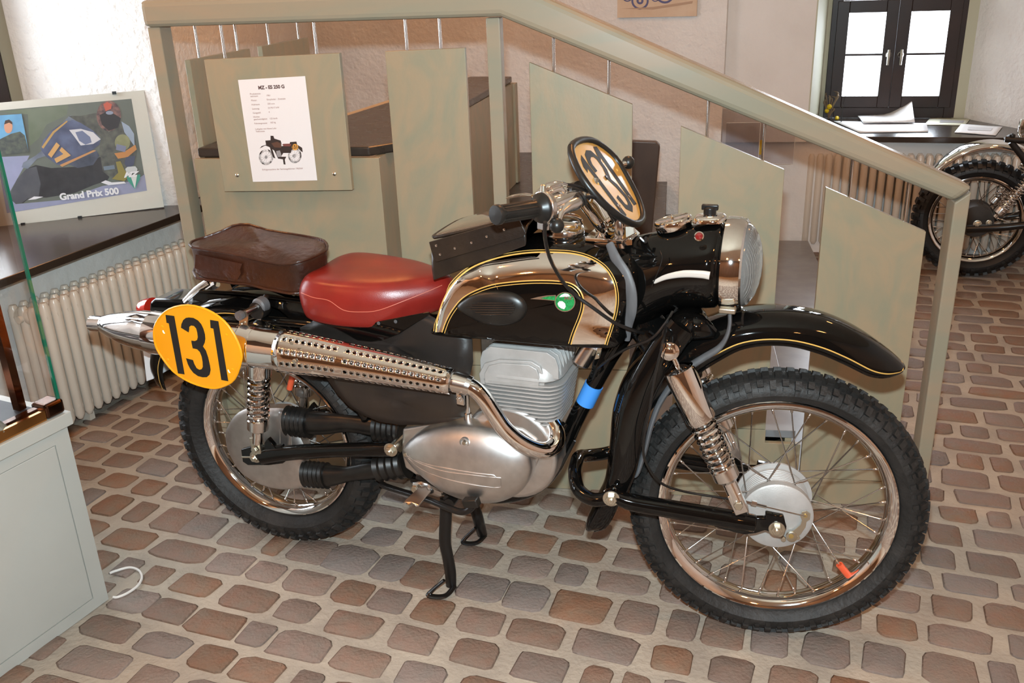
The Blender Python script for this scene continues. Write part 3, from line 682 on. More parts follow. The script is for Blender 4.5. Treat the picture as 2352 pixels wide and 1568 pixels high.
hd=[A(1042,877,-.182),A(1066,882,-.18),A(1090,893,-.178),A(1112,915,-.176),A(1135,950,-.172),A(1158,983,-.166),A(1190,1012,-.156),A(1225,1030,-.14),A(1255,1033,-.118),A(1276,1018,-.094),A(1279,992,-.075),A(1268,968,-.062),A(1254,955,-.055),A(1240,947,-.05)]
mb=MB(); tube(mb,hd,[.0205,.0205,.0205,.0205,.0205,.0205,.021,.021,.021,.021,.0205,.020,.020,.020],24,7); part('exhaust_header',mb,chrome)
mb=MB(); tube(mb,[A(1045,877,-.182),A(1073,884,-.18)],[.0255,.0235],24,0); tube(mb,[A(1070,883,-.18),A(1080,887,-.179)],[.0255,.0245],24,0); box(mb,A(1058,912,-.19),V((.009,0,-.001)),V((0,.004,0)),V((0,0,.018))); bolt(mb,A(1057,913,-.194),-EY,.0085,.007,False); part('header_clamp',mb,chrome2)
mb=MB(); c=A(1240,947,-.05); d=(A(1262,962,-.058)-c).normalized(); lathe(mb,[(.030,-.004),(.031,.0),(.031,.010),(.026,.013),(.023,.02)],c,d,26)
for k in range(6):
    a=2*PI*k/6; x_,y_=frame_from(d); box(mb,c+d*.006+(x_*math.cos(a)+y_*math.sin(a))*.032,x_*.005,y_*.005,d*.007)
part('exhaust_ring',mb,chrome2)
# ---- engine
mb=MB(); box(mb,V((.66,.0,.44)),V((.15,0,0)),V((0,.085,0)),V((0,0,.09))); lathe(mb,[(.125,-.095),(.13,-.085),(.13,.085),(.12,.095)],V((.74,0,.44)),EY,36)
part('crankcase',mb,alu,bev=.012)
cov=[(925,1036),(934,1018),(955,998),(985,983),(1020,974),(1065,972),(1110,978),(1150,990),(1185,1010),(1210,1035),(1222,1060),(1222,1085),(1210,1112),(1190,1133),(1160,1148),(1125,1154),(1090,1151),(1050,1140),(1015,1124),(985,1103),(958,1080),(938,1058)]
P=closed_smooth([A(x,y,-.125) for x,y in cov],2); C=sum(P,V((0,0,0)))/len(P); rings=[[p+V((0,.05,0)) for p in P],P]
for s,dy in ((.985,.008),(.95,.016),(.88,.026),(.76,.037),(.6,.046),(.42,.052),(.22,.055),(.02,.056)): rings.append([C+(p-C)*s-V((0,dy*.85,0)) for p in P])
mb=MB(); loft(mb,rings); gc=part('engine_cover',mb,alu,angle=60)
def on_cover(x,y,push=.0):
    # depth of the domed cover at this pixel (solve by marching)
    best=None
    for yy in [-.125-.0485*k/40 for k in range(41)]:
        q=A(x,y,yy); r=(V((q.x,0,q.z))-V((C.x,0,C.z))); ang=math.atan2(r.z,r.x)
        m=min(P,key=lambda p:abs((math.atan2(p.z-C.z,p.x-C.x)-ang+PI)%(2*PI)-PI)); s=r.length/V((m.x-C.x,0,m.z-C.z)).length
        tab=[(1,0),(.985,.008),(.95,.016),(.88,.026),(.76,.037),(.6,.046),(.42,.052),(.22,.055),(0,.056)]
        dep=0
        for (s0,d0),(s1,d1) in zip(tab,tab[1:]):
            if s1<=s<=s0: dep=(d0+(d1-d0)*(s0-s)/(s0-s1))*.85
        e=abs(-.125-dep-yy)
        if best is None or e<best[0]: best=(e,yy)
    return A(x,y,best[1]-push)
mb=MB()
tube(mb,[on_cover(*q) for q in ((934,1046),(970,1066),(1020,1082),(1080,1090),(1150,1097))],.0016,6,6)
tube(mb,[on_cover(*q) for q in ((940,1046),(975,1064),(1025,1075),(1090,1086),(1130,1090),(1140,1096))],.0014,6,6)
tube(mb,[on_cover(*q) for q in ((938,1052),(970,1078),(1020,1098),(1080,1112),(1145,1119),(1151,1112),(1150,1097))],.0014,6,6)
part('cover_rib',mb,alu,gc)
mb=MB(); c=on_cover(1067,1016); lathe(mb,[(.013,-.006),(.013,.002),(.010,.003),(.008,-.002)],c,-EY,20); part('cover_boss',mb,alu,gc)
mb=MB(); lathe(mb,[(.0055,0),(.0055,.004),(.003,.005)],c,-EY,12); lathe(mb,[(.006,0),(.005,.002)],on_cover(931,1044),-EY,12); part('cover_screw',mb,zinc,gc)
# rear lobe of the case and top shoulder
mb=MB(); P=[A(x,y,-.10) for x,y in ((924,985),(960,978),(1000,970),(1060,965),(1130,968),(1200,985),(1235,1010),(1240,1050),(1225,1085),(1190,1120),(960,1095),(930,1075),(922,1040))]
prism(mb,P,(0,.06,0)); part('case_flange',mb,alu,bev=.006)
# cylinder: stacked fins
cyl=MB(); cx,cy=.768,.0; lathe(cyl,[(.075,.0),(.075,.20)],V((cx,cy,.50)),EZ,24); cylo=part('cylinder',cyl,aluP)
def rrect(c,hx,hy,r,z,n=4):
    out=[]
    for sx,sy,a0 in ((1,1,0),(-1,1,90),(-1,-1,180),(1,-1,270)):
        for k in range(n+1):
            a=math.radians(a0+90*k/n); out.append(V((c[0]+sx*(hx-r)+r*math.cos(a),c[1]+sy*(hy-r)+r*math.sin(a),z)))
    return out
for k in range(11):
    z=.528+k*.0108; hx=.092+.001*k; mb=MB(); prism(mb,rrect((cx+.0006*k,cy),hx+.008,hx,.045,z),(0,0,.0042)); part('cooling_fin',mb,aluP,cylo,smooth=True)
# head
mb=MB(); rings=[rrect((cx+.006,cy),.098,.098,.05,.646),rrect((cx+.006,cy),.102,.101,.05,.650),rrect((cx+.006,cy),.100,.099,.05,.665),rrect((cx+.006,cy),.092,.080,.045,.69)]; loft(mb,rings); hd_=part('cylinder_head',mb,aluP)
def headplate(y,w,zt,th,name='head_fin'):
    zb=.655; P=[]
    prof=[(-w,zb),(-w,zb+(zt-zb)*.45),(-w*.93,zb+(zt-zb)*.78),(-w*.72,zt),(w*.72,zt),(w*.93,zb+(zt-zb)*.80),(w,zb+(zt-zb)*.45),(w,zb)]
    mb=MB(); prism(mb,[V((cx+.006+x,y,z)) for x,z in prof],(0,th,0)); return part(name,mb,aluP,hd_,bev=.0015,smooth=False)
for k in range(8): headplate(-.0855+k*.0225,.100,.722-.0012*k,.0048)
mb=MB(); P=[A(x,y,-.1) for x,y in ((1113,880),(1112,858),(1122,840),(1150,834),(1215,838),(1232,848),(1239,866),(1236,893),(1190,888))]; prism(mb,P,(0,.012,0)); part('head_panel',mb,aluP,hd_,bev=.002)
mb=MB(); P=[A(x,y,-.094) for x,y in ((1103,882),(1100,858),(1112,835),(1146,826),(1220,830),(1240,842),(1250,866),(1250,893),(1190,892))]; prism(mb,P,(0,.01,0)); part('head_panel_surround',mb,aluP,hd_,bev=.002)
mb=MB(); lathe(mb,[(.012,0),(.012,.012),(.007,.013),(.007,.035)],V((cx-.01,-.02,.70)),EZ,12); part('spark_plug',mb,M('plug_ceramic',(.85,.82,.78),.3),hd_)
mb=MB(); lathe(mb,[(.009,0),(.010,.006),(.008,.014)],V((cx-.01,-.02,.733)),EZ,12); part('plug_cap',mb,redlens,hd_)
mb=MB(); lathe(mb,[(.028,0),(.029,.02),(.027,.035)],V((cx+.04,-.04,.505)),(.8,-.3,.1),20)
for k in range(4): lathe(mb,[(.040-.003*k,.008*k+.005),(.040-.003*k,.008*k+.008)],V((cx+.035,-.045,.495)),(.8,-.35,.1),24)
pc=A(1232,978,-.055); pa=V((.45,-.85,.15)); lathe(mb,[(.03,-.05),(.03,.0),(.0,.001)],pc,pa,24)
for k in range(5): lathe(mb,[(.040-.0055*k,.006*k-.012),(.040-.0055*k,.006*k-.009)],pc,pa,26)
part('exhaust_port',mb,aluP,cylo)
mb=MB(); lathe(mb,[(.010,0),(.010,.02),(.007,.022),(.007,.085)],on(1075,965,(0,-.10,0),(0,1,0)),EZ,12); part('breather_pipe',mb,chrome2)
# horn/silver cylinder under the tank
mb=MB(); a=A(1358,792,-.03);b_=A(1332,832,-.04); tube(mb,[a,a.lerp(b_,.5),b_,b_+(b_-a)*.05],[.024,.024,.024,.021],20,0); part('ignition_coil',mb,chrome2)
mb=MB(); box(mb,A(1377,805,-.05),V((.006,0,.002)),V((0,.006,0)),V((.005,0,.02))); bolt(mb,A(1380,798,-.057),-EY,.005,.004,False,False); bolt(mb,A(1374,815,-.057),-EY,.005,.004,False,False); part('coil_clamp',mb,zinc,bev=.001)
# ---- black rubber sheets
def sheet(name,pts,y,th=.003,mat=None,wav=.006,n=4):
    """curved sheet: ring polygon with inner points pushed slightly"""
    P=[A(a,b,y) for a,b in pts]; C=sum(P,V((0,0,0)))/len(P); mb=MB(); rings=[P]
    for s in (.8,.6,.4,.2): rings.append([C+(p-C)*s+V((0,wav*math.sin(p.x*23+s*5)-.004*(1-s),0)) for p in P])
    n=len(P); vs=[p for r in rings for p in r]+[C]; fs=[]
    for i in range(len(rings)-1):
        for k in range(n): k2=(k+1)%n; fs.append([i*n+k,i*n+k2,(i+1)*n+k2,(i+1)*n+k])
    o=(len(rings)-1)*n
    for k in range(n): fs.append([o+k,o+(k+1)%n,len(vs)-1])
    mb.add(vs,fs); ob=part(name,mb,mat or skirt,angle=180); so=ob.modifiers.new('solid','SOLIDIFY'); so.thickness=th; return ob
sheet('side_sheet',[(690,752),(735,728),(850,745),(985,722),(1085,778),(1087,830),(1080,862),(1040,858),(900,830),(800,808),(700,790)],-.115)
sheet('mud_flap',[(735,846),(762,830),(850,845),(950,868),(1045,895),(1066,905),(1070,935),(1064,958),(1030,968),(980,975),(920,976),(870,968),(830,952),(800,932),(775,905),(755,876)],-.135,mat=M('brown_black_flap',(.035,.022,.014),.42,0,col2=(.018,.013,.011),scale=6,bump=.1,bscale=20))
mb=MB(); prism(mb,[A(x,y,-.14) for x,y in ((735,850),(762,848),(748,866))],(0,.001,0)); part('paper_label',mb,paper)
# ---- tank
def inflate(outline,y0,hw,prof,name,mat,both=True,angle=50,**k):
    """outline: list of (x,z) closed; near side bulges to y0-hw following prof [(inset, fraction)], mirrored on the far side"""
    P=[V((x,0,z)) for x,z in outline]; n=len(P); c=sum(P,V((0,0,0)))/n
    nr=[]
    for i in range(n):
        t=(P[(i+1)%n]-P[i-1]).normalized(); q=V((t.z,0,-t.x)); 
        if q.dot(c-P[i])<0: q=-q
        nr.append(q)
    ring=lambda ins,y: [P[i]+nr[i]*ins+V((0,y,0)) for i in range(n)]
    rings=[ring(ins,y0-hw*f) for ins,f in prof[::-1]]+[ring(ins,y0+hw*f) for ins,f in prof]
    mb=MB(); loft(mb,rings); return mb,rings
tk=[(993,764),(996,735),(1005,700),(1022,665),(1048,635),(1085,608),(1130,590),(1180,580),(1235,574),(1300,572),(1355,575),(1400,590),(1430,625),(1440,680),(1435,735),(1420,800),(1325,794),(1150,779)]
yT=-.135
# true side view (x,z): lower edge at the flank, crest on the centre line
side=[A(993,764,-.12),A(996,735,-.12),A(1003,700,-.12),A(1020,660,-.12),A(1046,628,-.11)]
outl=[(p.x,p.z) for p in side]+[(.70,.955),(.76,.972),(.83,.985),(.90,.990),(.97,.988),(1.03,.975),(1.07,.94),(1.075,.88),(1.06,.82),(1.045,.775)]+[(A(1325,794,-.12).x,A(1325,794,-.12).z),(A(1150,779,-.12).x,A(1150,779,-.12).z)]
oc=closed_smooth([V((x,0,z)) for x,z in outl],3); outl=[(p.x,p.z) for p in oc]
prof=[(0,0.05),(.001,.30),(.006,.52),(.016,.70),(.030,.84),(.048,.93),(.068,.975),(.095,1.0)]
# lower edge stays flat: keep z inset small near the bottom
def tank_rings():
    P=[V((x,0,z)) for x,z in outl]; n=len(P); c=sum(P,V((0,0,0)))/n; out=[]
    for ins,f in prof:
        r=[]
        for i,p in enumerate(P):
            t=(P[(i+1)%n]-P[i-1]).normalized(); q=V((t.z,0,-t.x)); 
            if q.dot(c-p)<0: q=-q
            k=ins
            if q.z>.6 and p.z<.82: k=min(ins,.004)
            elif q.x>.55 and p.x<.68: k=ins*.30
            elif q.x>.2 and p.x<.70: k=ins*.55
            r.append(p+q*k)
        out.append((r,f))
    return out
tr=tank_rings(); HWT=.142
rings=[[p+V((0,-HWT*f,0)) for p in r] for r,f in tr[::-1]]+[[p+V((0,HWT*f,0)) for p in r] for r,f in tr]
mb=MB(); loft(mb,rings); tank=part('fuel_tank',mb,black,angle=60,subsurf=1)
# chrome band, gold lines, knee pad, badge follow the flank
import bisect
from mathutils.bvhtree import BVHTree
def bvh_of(o):
    dg=bpy.context.evaluated_depsgraph_get(); ob=o.evaluated_get(dg); me=ob.to_mesh(); b=rootloc(o); t=BVHTree.FromPolygons([v.co+b for v in me.vertices],[list(p.vertices) for p in me.polygons]); ob.to_mesh_clear(); return t
def hit(t,x,y,off=.0,n=None):
    d=ray(x,y).normalized(); h=t.ray_cast(CAMP,d)
    if h[0] is None: return None
    nn=h[1]; nn=nn if nn.dot(d)<0 else -nn
    return h[0]+nn*off,nn
bpy.context.view_layer.update(); TB=bvh_of(tank)
def surf_line(t,pts,off,n=10,closed=False,fallback=None):
    """pixels -> points lying on a real surface"""
    P=catmull([V((a,b,0)) for a,b in pts],n) if not closed else closed_smooth([V((a,b,0)) for a,b in pts],n); out=[]
    for p in P:
        h=hit(t,p.x,p.y,off)
        if h: out.append(h[0])
    return out
OUT=[(1002,762),(1008,725),(1022,685),(1045,648),(1080,618),(1120,600),(1165,588),(1215,581),(1265,580),(1315,583),(1355,594),(1388,615),(1408,645),(1415,680),(1412,715),(1402,750),(1390,790)]
INN=[(1016,762),(1027,733),(1042,708),(1062,685),(1090,668),(1130,654),(1180,647),(1230,644),(1280,645),(1310,650),(1330,664),(1340,684),(1341,705),(1334,730),(1320,765),(1312,790)]
def strip_between(name,a,b,t,off,mat,parent,nu=60,nv=5):
    def rs_(pts,n):
        P=catmull([V((x,y,0)) for x,y in pts],12); L=[0]
        for i in range(1,len(P)): L.append(L[-1]+(P[i]-P[i-1]).length)
        out=[]
        for k in range(n):
            s=L[-1]*k/(n-1); i=min(max(bisect.bisect_left(L,s),1),len(P)-1); u=(s-L[i-1])/max(L[i]-L[i-1],1e-9); out.append(P[i-1].lerp(P[i],u))
        return out
    A_=rs_(a,nu);B_=rs_(b,nu); vs=[];ok=[];fs=[]
    for i in range(nu):
        for j in range(nv):
            q=A_[i].lerp(B_[i],j/(nv-1)); h=hit(t,q.x,q.y,off); ok.append(h is not None); vs.append(h[0] if h else V((0,0,0)))
    for i in range(nu-1):
        for j in range(nv-1):
            f=[i*nv+j,i*nv+j+1,(i+1)*nv+j+1,(i+1)*nv+j]
            if all(ok[k] for k in f): fs.append(f)
    used=sorted({k for f in fs for k in f}); mp={k:i for i,k in enumerate(used)}
    mb=MB(); mb.add([vs[k] for k in used],[[mp[k] for k in f] for f in fs]); return mb.build(name,mat,parent,angle=180)
strip_between('chrome_panel',OUT,INN,TB,.0012,chrome,tank,90,9)
def goldline(pts,t,parent,off=.0016,r=.0011):
    P=surf_line(t,pts,off); mb=MB()
    if len(P)>2: tube(mb,P,r,6,0); mb.build('gold_line',gold,parent)
def shiftp(pts,d):
    out=[]
    for i,(x,y) in enumerate(pts):
        a=pts[max(i-1,0)];b=pts[min(i+1,len(pts)-1)]; tx,ty=b[0]-a[0],b[1]-a[1]; l=math.hypot(tx,ty); out.append((x+ty/l*d,y-tx/l*d))
    return out
goldline(OUT,TB,tank,r=.0015); goldline(shiftp(OUT,5),TB,tank,r=.0010); goldline(INN,TB,tank,r=.0015); goldline(shiftp(INN,-6),TB,tank,r=.0010)
def bump_on(name,pts,t,height,mat,parent,off=0,steps=((1,0),(.97,.35),(.9,.62),(.75,.85),(.5,.97),(.2,1)),smoothn=3,angle=60):
    P=closed_smooth([V((a,b,0)) for a,b in pts],smoothn); C=sum(P,V((0,0,0)))/len(P); rings=[]
    for s,hh in steps:
        r=[]
        for p in P:
            q=C+(p-C)*s; h=hit(t,q.x,q.y,off+hh*height); r.append(h[0] if h else None)
        rings.append(r)
    n=len(P); ref=next(p for r in rings for p in r if p)
    rings=[[p or ref for p in r] for r in rings]
    mb=MB(); loft(mb,rings); return mb.build(name,mat,parent,angle=angle)
pad=bump_on('knee_pad',[(1050,703),(1062,690),(1085,676),(1115,668),(1150,667),(1180,672),(1202,686),(1211,705),(1206,725),(1188,740),(1160,747),(1130,746),(1100,738),(1072,723),(1055,713)],TB,.016,rub2,tank)
bpy.context.view_layer.update(); PB=bvh_of(pad)
mb=MB()
for k,(xa,xb,y) in enumerate(((1098,1178,696),(1084,1182,701),(1070,1184,706),(1080,1182,711),(1092,1178,717),(1104,1172,722))):
    P=[h[0] for h in (hit(PB,xa+(xb-xa)*i/6,y+ (706-y)*.0,.0004) for i in range(7)) if h]
    if len(P)>1: tube(mb,P,.0019,6,0)
part('pad_groove',mb,satin,pad)
# badge
green=M('green_enamel',(.005,.16,.04),.2,0,col2=(.01,.30,.08),scale=300,coat=1); silver=M('silver_badge',(.8,.78,.74),.25,1)
def disc_on(name,cx_,cy_,rx,ry,off,mat,parent,t=TB,n=24,rot=0,seg=None):
    vs=[];
    for k in range(n):
        a=2*PI*k/n; x,y=rx*math.cos(a),ry*math.sin(a); h=hit(t,cx_+x*math.cos(rot)-y*math.sin(rot),cy_+x*math.sin(rot)+y*math.cos(rot),off); vs.append(h[0])
    mb=MB(); mb.add(vs,[list(range(n))]); return mb.build(name,mat,parent,recalc=False)
def poly_on(name,pts,off,mat,parent,t=TB):
    vs=[hit(t,x,y,off)[0] for x,y in pts]; mb=MB(); mb.add(vs,[list(range(len(vs)))]); return mb.build(name,mat,parent,recalc=False)
bz=lambda x,y:(980+x/4.9,540+y/4.9)
bg=poly_on('badge',[bz(*q) for q in ((1170,712),(1260,688),(1360,672),(1460,668),(1460,735),(1330,722))],.0035,silver,tank)
poly_on('badge_wing',[bz(*q) for q in ((1290,703),(1370,683),(1450,678),(1450,726),(1340,715))],.0040,green,bg)
disc_on('badge_ring',*bz(1562,745),24,22.5,.0038,silver,bg); disc_on('badge_field',*bz(1562,745),21.8,20.5,.0043,green,bg)
poly_on('badge_white',[bz(*q) for q in ((1480,760),(1500,735),(1535,735),(1565,760),(1572,795),(1555,825),(1520,815),(1490,790))],.0048,M('white_enamel',(.8,.78,.74),.3),bg)
poly_on('badge_crescent',[bz(*q) for q in ((1498,690),(1520,665),(1560,648),(1600,655),(1632,690),(1560,684))],.0048,bpy.data.materials['white_enamel'],bg)
c=hit(TB,*bz(1555,718),.0052)[0]; ex_=(hit(TB,*bz(1640,712),.0052)[0]-c).normalized(); eu=(hit(TB,*bz(1565,680),.0052)[0]-c); eu=(eu-ex_*eu.dot(ex_)).normalized()
text_mesh('MZ',.0105,silver,'badge_letters',bg,c,ex_,eu,bold=.0003,sx=1.25,shear=.2)
# filler cap and lever
mb=MB(); c=V((.865,0,.985)); lathe(mb,[(.048,0),(.050,.004),(.050,.018),(.046,.026),(.036,.032),(.0,.034)],c,EZ,36); cap=part('filler_cap',mb,steel)
mb=MB(); p=c+EZ*.03; tube(mb,[p+V((-.04,-.02,.0)),p+V((-.01,-.03,.024)),p+V((.02,-.035,.030)),p+V((.045,-.03,.024)),p+V((.05,-.02,.008)),p+V((.035,-.01,.003))],.0045,8,6,flat=(.5,(0,1,0))); part('cap_lever',mb,chrome,cap)
mb=MB(); P=[V((.93,-.05,.988)),V((1.02,-.06,.990)),V((1.04,.0,.993)),V((1.02,.06,.990)),V((.93,.05,.988))]; prism(mb,P,(0,0,.010)); part('tank_strap_plate',mb,chrome,bev=.003)
# ---- nacelle / headlight (fixed to the frame)
nc=[]
zc=.941
secs=[(.985,.780,.975,.070),(1.02,.772,.990,.082),(1.05,.775,.998,.088),(1.085,.798,1.008,.093),(1.12,.826,1.018,.097),(1.16,.838,1.027,.100),(1.21,.841,1.036,.102),(1.245,.841,1.043,.1025)]
mb=MB(); rings=[]
for x,zb,zt_,hw_ in secs: rings.append([V((x,hw_*math.cos(2*PI*k/36),(zb+zt_)/2+(zt_-zb)/2*math.sin(2*PI*k/36))) for k in range(36)])
loft(mb,rings)
part_n=part('headlight_shell',mb,black,angle=60,subsurf=1)
hc=V((1.248,0,.943)); mb=MB(); hx=V((1,0,.0)).normalized()
lathe(mb,[(.100,-.012),(.1055,-.008),(.1065,.004),(.1055,.020),(.102,.032),(.096,.036),(.092,.030)],hc,hx,64); part('headlight_rim',mb,chrome)
lensm=bpy.data.materials.new('ribbed_lens_glass'); lensm.use_nodes=True; b=lensm.node_tree.nodes['Principled BSDF']; b.inputs['Transmission Weight'].default_value=.85; b.inputs['Roughness'].default_value=.12; b.inputs['Base Color'].default_value=(.93,.92,.88,1)
mb=MB(); pr=[(.093,.030)]+[(.093*math.cos(a),.030+.040*math.sin(a)) for a in [math.radians(10*k) for k in range(1,10)]]; pr[-1]=(.0,.070); lathe(mb,pr,hc,hx,48); ln=part('headlight_lens',mb,lensm)
mb=MB()
for k in range(-13,14):
    y=k*.0068; z=math.sqrt(max(.0,.090**2-y*y)); P=[]
    for i in range(9):
        a=-1+2*i/8; zz=a*z*.96; r2=(y*y+zz*zz)/.093**2; P.append(hc+V((.030+.040*math.sqrt(max(0,1-r2))+.0004,y,zz)))
    tube(mb,P,.0006,5,0)
tag(part('lens_ribs',mb,lensm,ln),kind='stuff')
mb=MB(); lathe(mb,[(.088,.028),(.07,.0),(.03,-.03),(.0,-.034)],hc,hx,36); part('reflector',mb,steel)
mb=MB(); tube(mb,[A(1502,648,-.098),A(1530,636,-.102),A(1570,629,-.105),(A(1610,630,-.106)),A(1630,633,-.106)],[.004,.006,.008,.0085,.009],12,6,flat=(.5,(0,1,0))); part('trim_flash',mb,M('pearl_trim',(.72,.66,.6),.2,.3))
mb=MB(); c=A(1606,543,-.088); lathe(mb,[(.0095,-.004),(.0105,.0),(.0105,.003),(.008,.0045),(.0078,.003)],c,V((0,-.88,.45)),24); rf=part('side_reflector',mb,chrome)
mb=MB(); lathe(mb,[(.008,.0032),(.007,.005),(.0,.006)],c,V((0,-.88,.45)),20); part('red_glass',mb,darkred,rf)
mb=MB(); c=V((1.122,0,1.028)); ax=V((-.25,0,1)); lathe(mb,[(.040,-.01),(.043,0),(.043,.008),(.040,.012),(.037,.010)],c,ax,36); sp_=part('speedometer',mb,chrome)
mb=MB(); lathe(mb,[(.0,.0095),(.037,.009)],c,ax,30); part('dial_glass',mb,M('dial',(.12,.12,.11),.1,coat=1),sp_)
mb=MB(); lathe(mb,[(.003,.01),(.003,.02),(.002,.021)],c,ax,8); part('trip_knob',mb,chrome,sp_)
mb=MB(); P=closed_smooth([V((1.168,-.02,1.036)),V((1.19,-.033,1.038)),V((1.225,-.03,1.040)),V((1.237,0,1.042)),V((1.225,.03,1.040)),V((1.19,.033,1.038)),V((1.168,.02,1.036))],3); C=sum(P,V((0,0,0)))/len(P); loft(mb,[P,[p+V((0,0,.008)) for p in P],[C+(p-C)*.8+V((0,0,.014)) for p in P],[C+(p-C)*.3+V((0,0,.016)) for p in P]]); ip=part('ignition_panel',mb,chrome,angle=60)
mb=MB(); lathe(mb,[(.014,0),(.014,.005),(.0135,.016),(.011,.017)],C+V((0,0,.014)),EZ,20); box(mb,C+V((0,0,.03)),V((.018,0,0)),V((0,.006,0)),V((0,0,.006))); part('key_knob',mb,satin,ip,bev=.002)
mb=MB(); tube(mb,[A(1516,575,-.10),A(1520,600,-.105),A(1496,660,-.1)],.0012,5,5); tube(mb,[A(1470,545,-.07),A(1482,556,-.07),A(1484,545,-.06)],.004,8,5); part('wire_loop',mb,satin)
# grey rubber strap on the frame head
mb=MB(); P=[A(1400,560,-.085),A(1415,595,-.10),A(1435,630,-.11),A(1447,670,-.115),A(1448,710,-.11),A(1440,745,-.10),A(1436,778,-.09)]; tube(mb,P,[.010,.013,.0155,.016,.0155,.014,.012],14,7,flat=(.45,(.2,1,0))); part('rubber_strap',mb,greyrub)
# ---- mudguards
def fender(name,C,ex,ey,ez,st,mat,line=None,th=.002,n=6):
    """st: (angle deg, outer radius, edge radius, half width)"""
    P=catmull([V((a,ro,ri)) for a,ro,ri,w in st],n); Wd=catmull([V((w,0,0)) for a,ro,ri,w in st],n); rings=[];edge=[]
    for p,w in zip(P,Wd):
        a=math.radians(p.x); ro,ri,w=p.y,p.z,w.x; d=ro-ri; ring=[]
        sec=[(-1,0),(-1.01,.18),(-.99,.40),(-.92,.62),(-.78,.80),(-.55,.93),(-.28,.985),(0,1.0),(.28,.985),(.55,.93),(.78,.80),(.92,.62),(.99,.40),(1.01,.18),(1,0)]
        for y,f in sec: r=ri+d*f; ring.append(V(C)+(ex*math.cos(a)+ez*math.sin(a))*r+ey*(y*w))
        rings.append(ring)
        f=.2; r=ri+d*f; edge.append([V(C)+(ex*math.cos(a)+ez*math.sin(a))*r+ey*(s*w*1.012) for s in (-1,1)])
    mb=MB(); loft(mb,rings,cap=False,closed=False); o=mb.build(name,mat,B,recalc=False,angle=60)
    so=o.modifiers.new('solid','SOLIDIFY'); so.thickness=th; so.offset=0
    return o,edge,rings
FS=[(55.5,.449,.443,.022),(57.5,.452,.430,.045),(61,.457,.412,.060),(66,.464,.404,.069),(74,.477,.411,.074),(82,.487,.422,.076),(92,.493,.434,.078),(103,.497,.435,.078),(112,.495,.42,.078),(125,.494,.40,.074),(137,.484,.40,.070),(148,.456,.385,.068),(158,.425,.372,.066),(168,.410,.366,.066),(176,.412,.368,.064),(184,.436,.385,.058),(189.5,.458,.41,.045),(192,.465,.44,.025)]
ffd,fe,fr_=fender('front_mudguard',FC,FX,FE,FZ,FS,black)
n1=[i for i in range(len(fe))]
m=int(6*9.2)
mb=MB(); L_=[e[0] for e in fe[3:m]]; tube(mb,L_,.0016,6,0); 
tube(mb,[fe[3][0],fr_[3][3],fr_[3][7],fr_[3][11],fe[3][1]],.0016,6,4); mb.build('gold_line',gold,ffd)
# rolled edge bead
mb=MB(); tube(mb,[r[0] for r in fr_[2:]],.0035,6,0); tube(mb,[r[-1] for r in fr_[2:]],.0035,6,0); mb.build('edge_bead',black,ffd)
# rear mudguard
RS=[(20,.375,.345,.075),(40,.385,.345,.082),(60,.405,.36,.088),(75,.425,.38,.09),(90,.440,.40,.092),(104,.445,.405,.092),(118,.445,.40,.09),(132,.448,.39,.085),(145,.452,.375,.08),(152,.44,.36,.075),(158,.415,.355,.06)]
rf_,re_,rr_=fender('rear_mudguard',RC,EX,EY,EZ,RS,black)
mb=MB(); tube(mb,[e[0] for e in re_[2:]],.0015,6,0); mb.build('gold_line',gold,rf_)
# tail box: rack side plates, lamp housing
mb=MB(); pts=[(343,694),(354,686),(440,690),(470,700),(470,745),(352,745),(340,725)]; P=[A(x,y,-.055) for x,y in pts]; prism(mb,P,(0,.10,0)); part('tail_lamp_housing',mb,black,bev=.008)
mb=MB(); c=A(338,706,-.01); lathe(mb,[(.0,-.030),(.018,-.026),(.030,-.012),(.034,.006),(.034,.02)],c,(1,0,.15),24,ell=(1,.8)); part('tail_lamp',mb,redlens)
mb=MB(); P=[A(x,y,-.07) for x,y in ((328,803),(344,799),(352,870),(336,876))]; prism(mb,P,(0,.14,0)); part('licence_plate',mb,M('white_plate',(.75,.78,.80),.35),bev=.002)
mb=MB(); tube(mb,[A(478,648,-.09),A(450,668,-.09),A(425,695,-.09)],[.010,.010,.010],8,3,flat=(.35,(0,1,0))); tube(mb,[A(498,650,.0),A(470,668,.0),A(437,690,.0)],[.012]*3,8,3); part('rack_bracket',mb,chrome)
mb=MB(); P=[A(x,y,-.10) for x,y in ((455,668),(560,676),(700,694),(760,745),(735,770),(690,755),(640,712),(560,680),(480,690),(440,712),(430,690))]; prism(mb,P,(0,.02,0)); part('luggage_rack',mb,black,bev=.004); mb=MB(); prism(mb,[V((p.x,.08,p.z)) for p in P],(0,.02,0)); part('luggage_rack',mb,black,bev=.004)
# seat carrier (black, with holes)
mb=MB(); P=[A(x,y,-.125) for x,y in ((722,738),(735,724),(850,742),(985,716),(988,722),(940,752),(915,768),(880,782),(850,786),(820,782),(795,768),(770,755))]; prism(mb,P,(0,.004,0)); cr_=part('seat_carrier',mb,black,bev=.002); mb=MB(); prism(mb,[V((p.x,.12,p.z)) for p in P],(0,.004,0)); part('seat_carrier',mb,black,bev=.002)
mb=MB()
for x,y in ((750,738),(767,741),(784,743),(806,746),(827,748),(870,742),(909,738)): lathe(mb,[(.0045,0),(.0045,.0015),(.003,.0016)],A(x,y,-.1262),-EY,12)
tag(part('carrier_holes',mb,greyrub,cr_),kind='stuff')
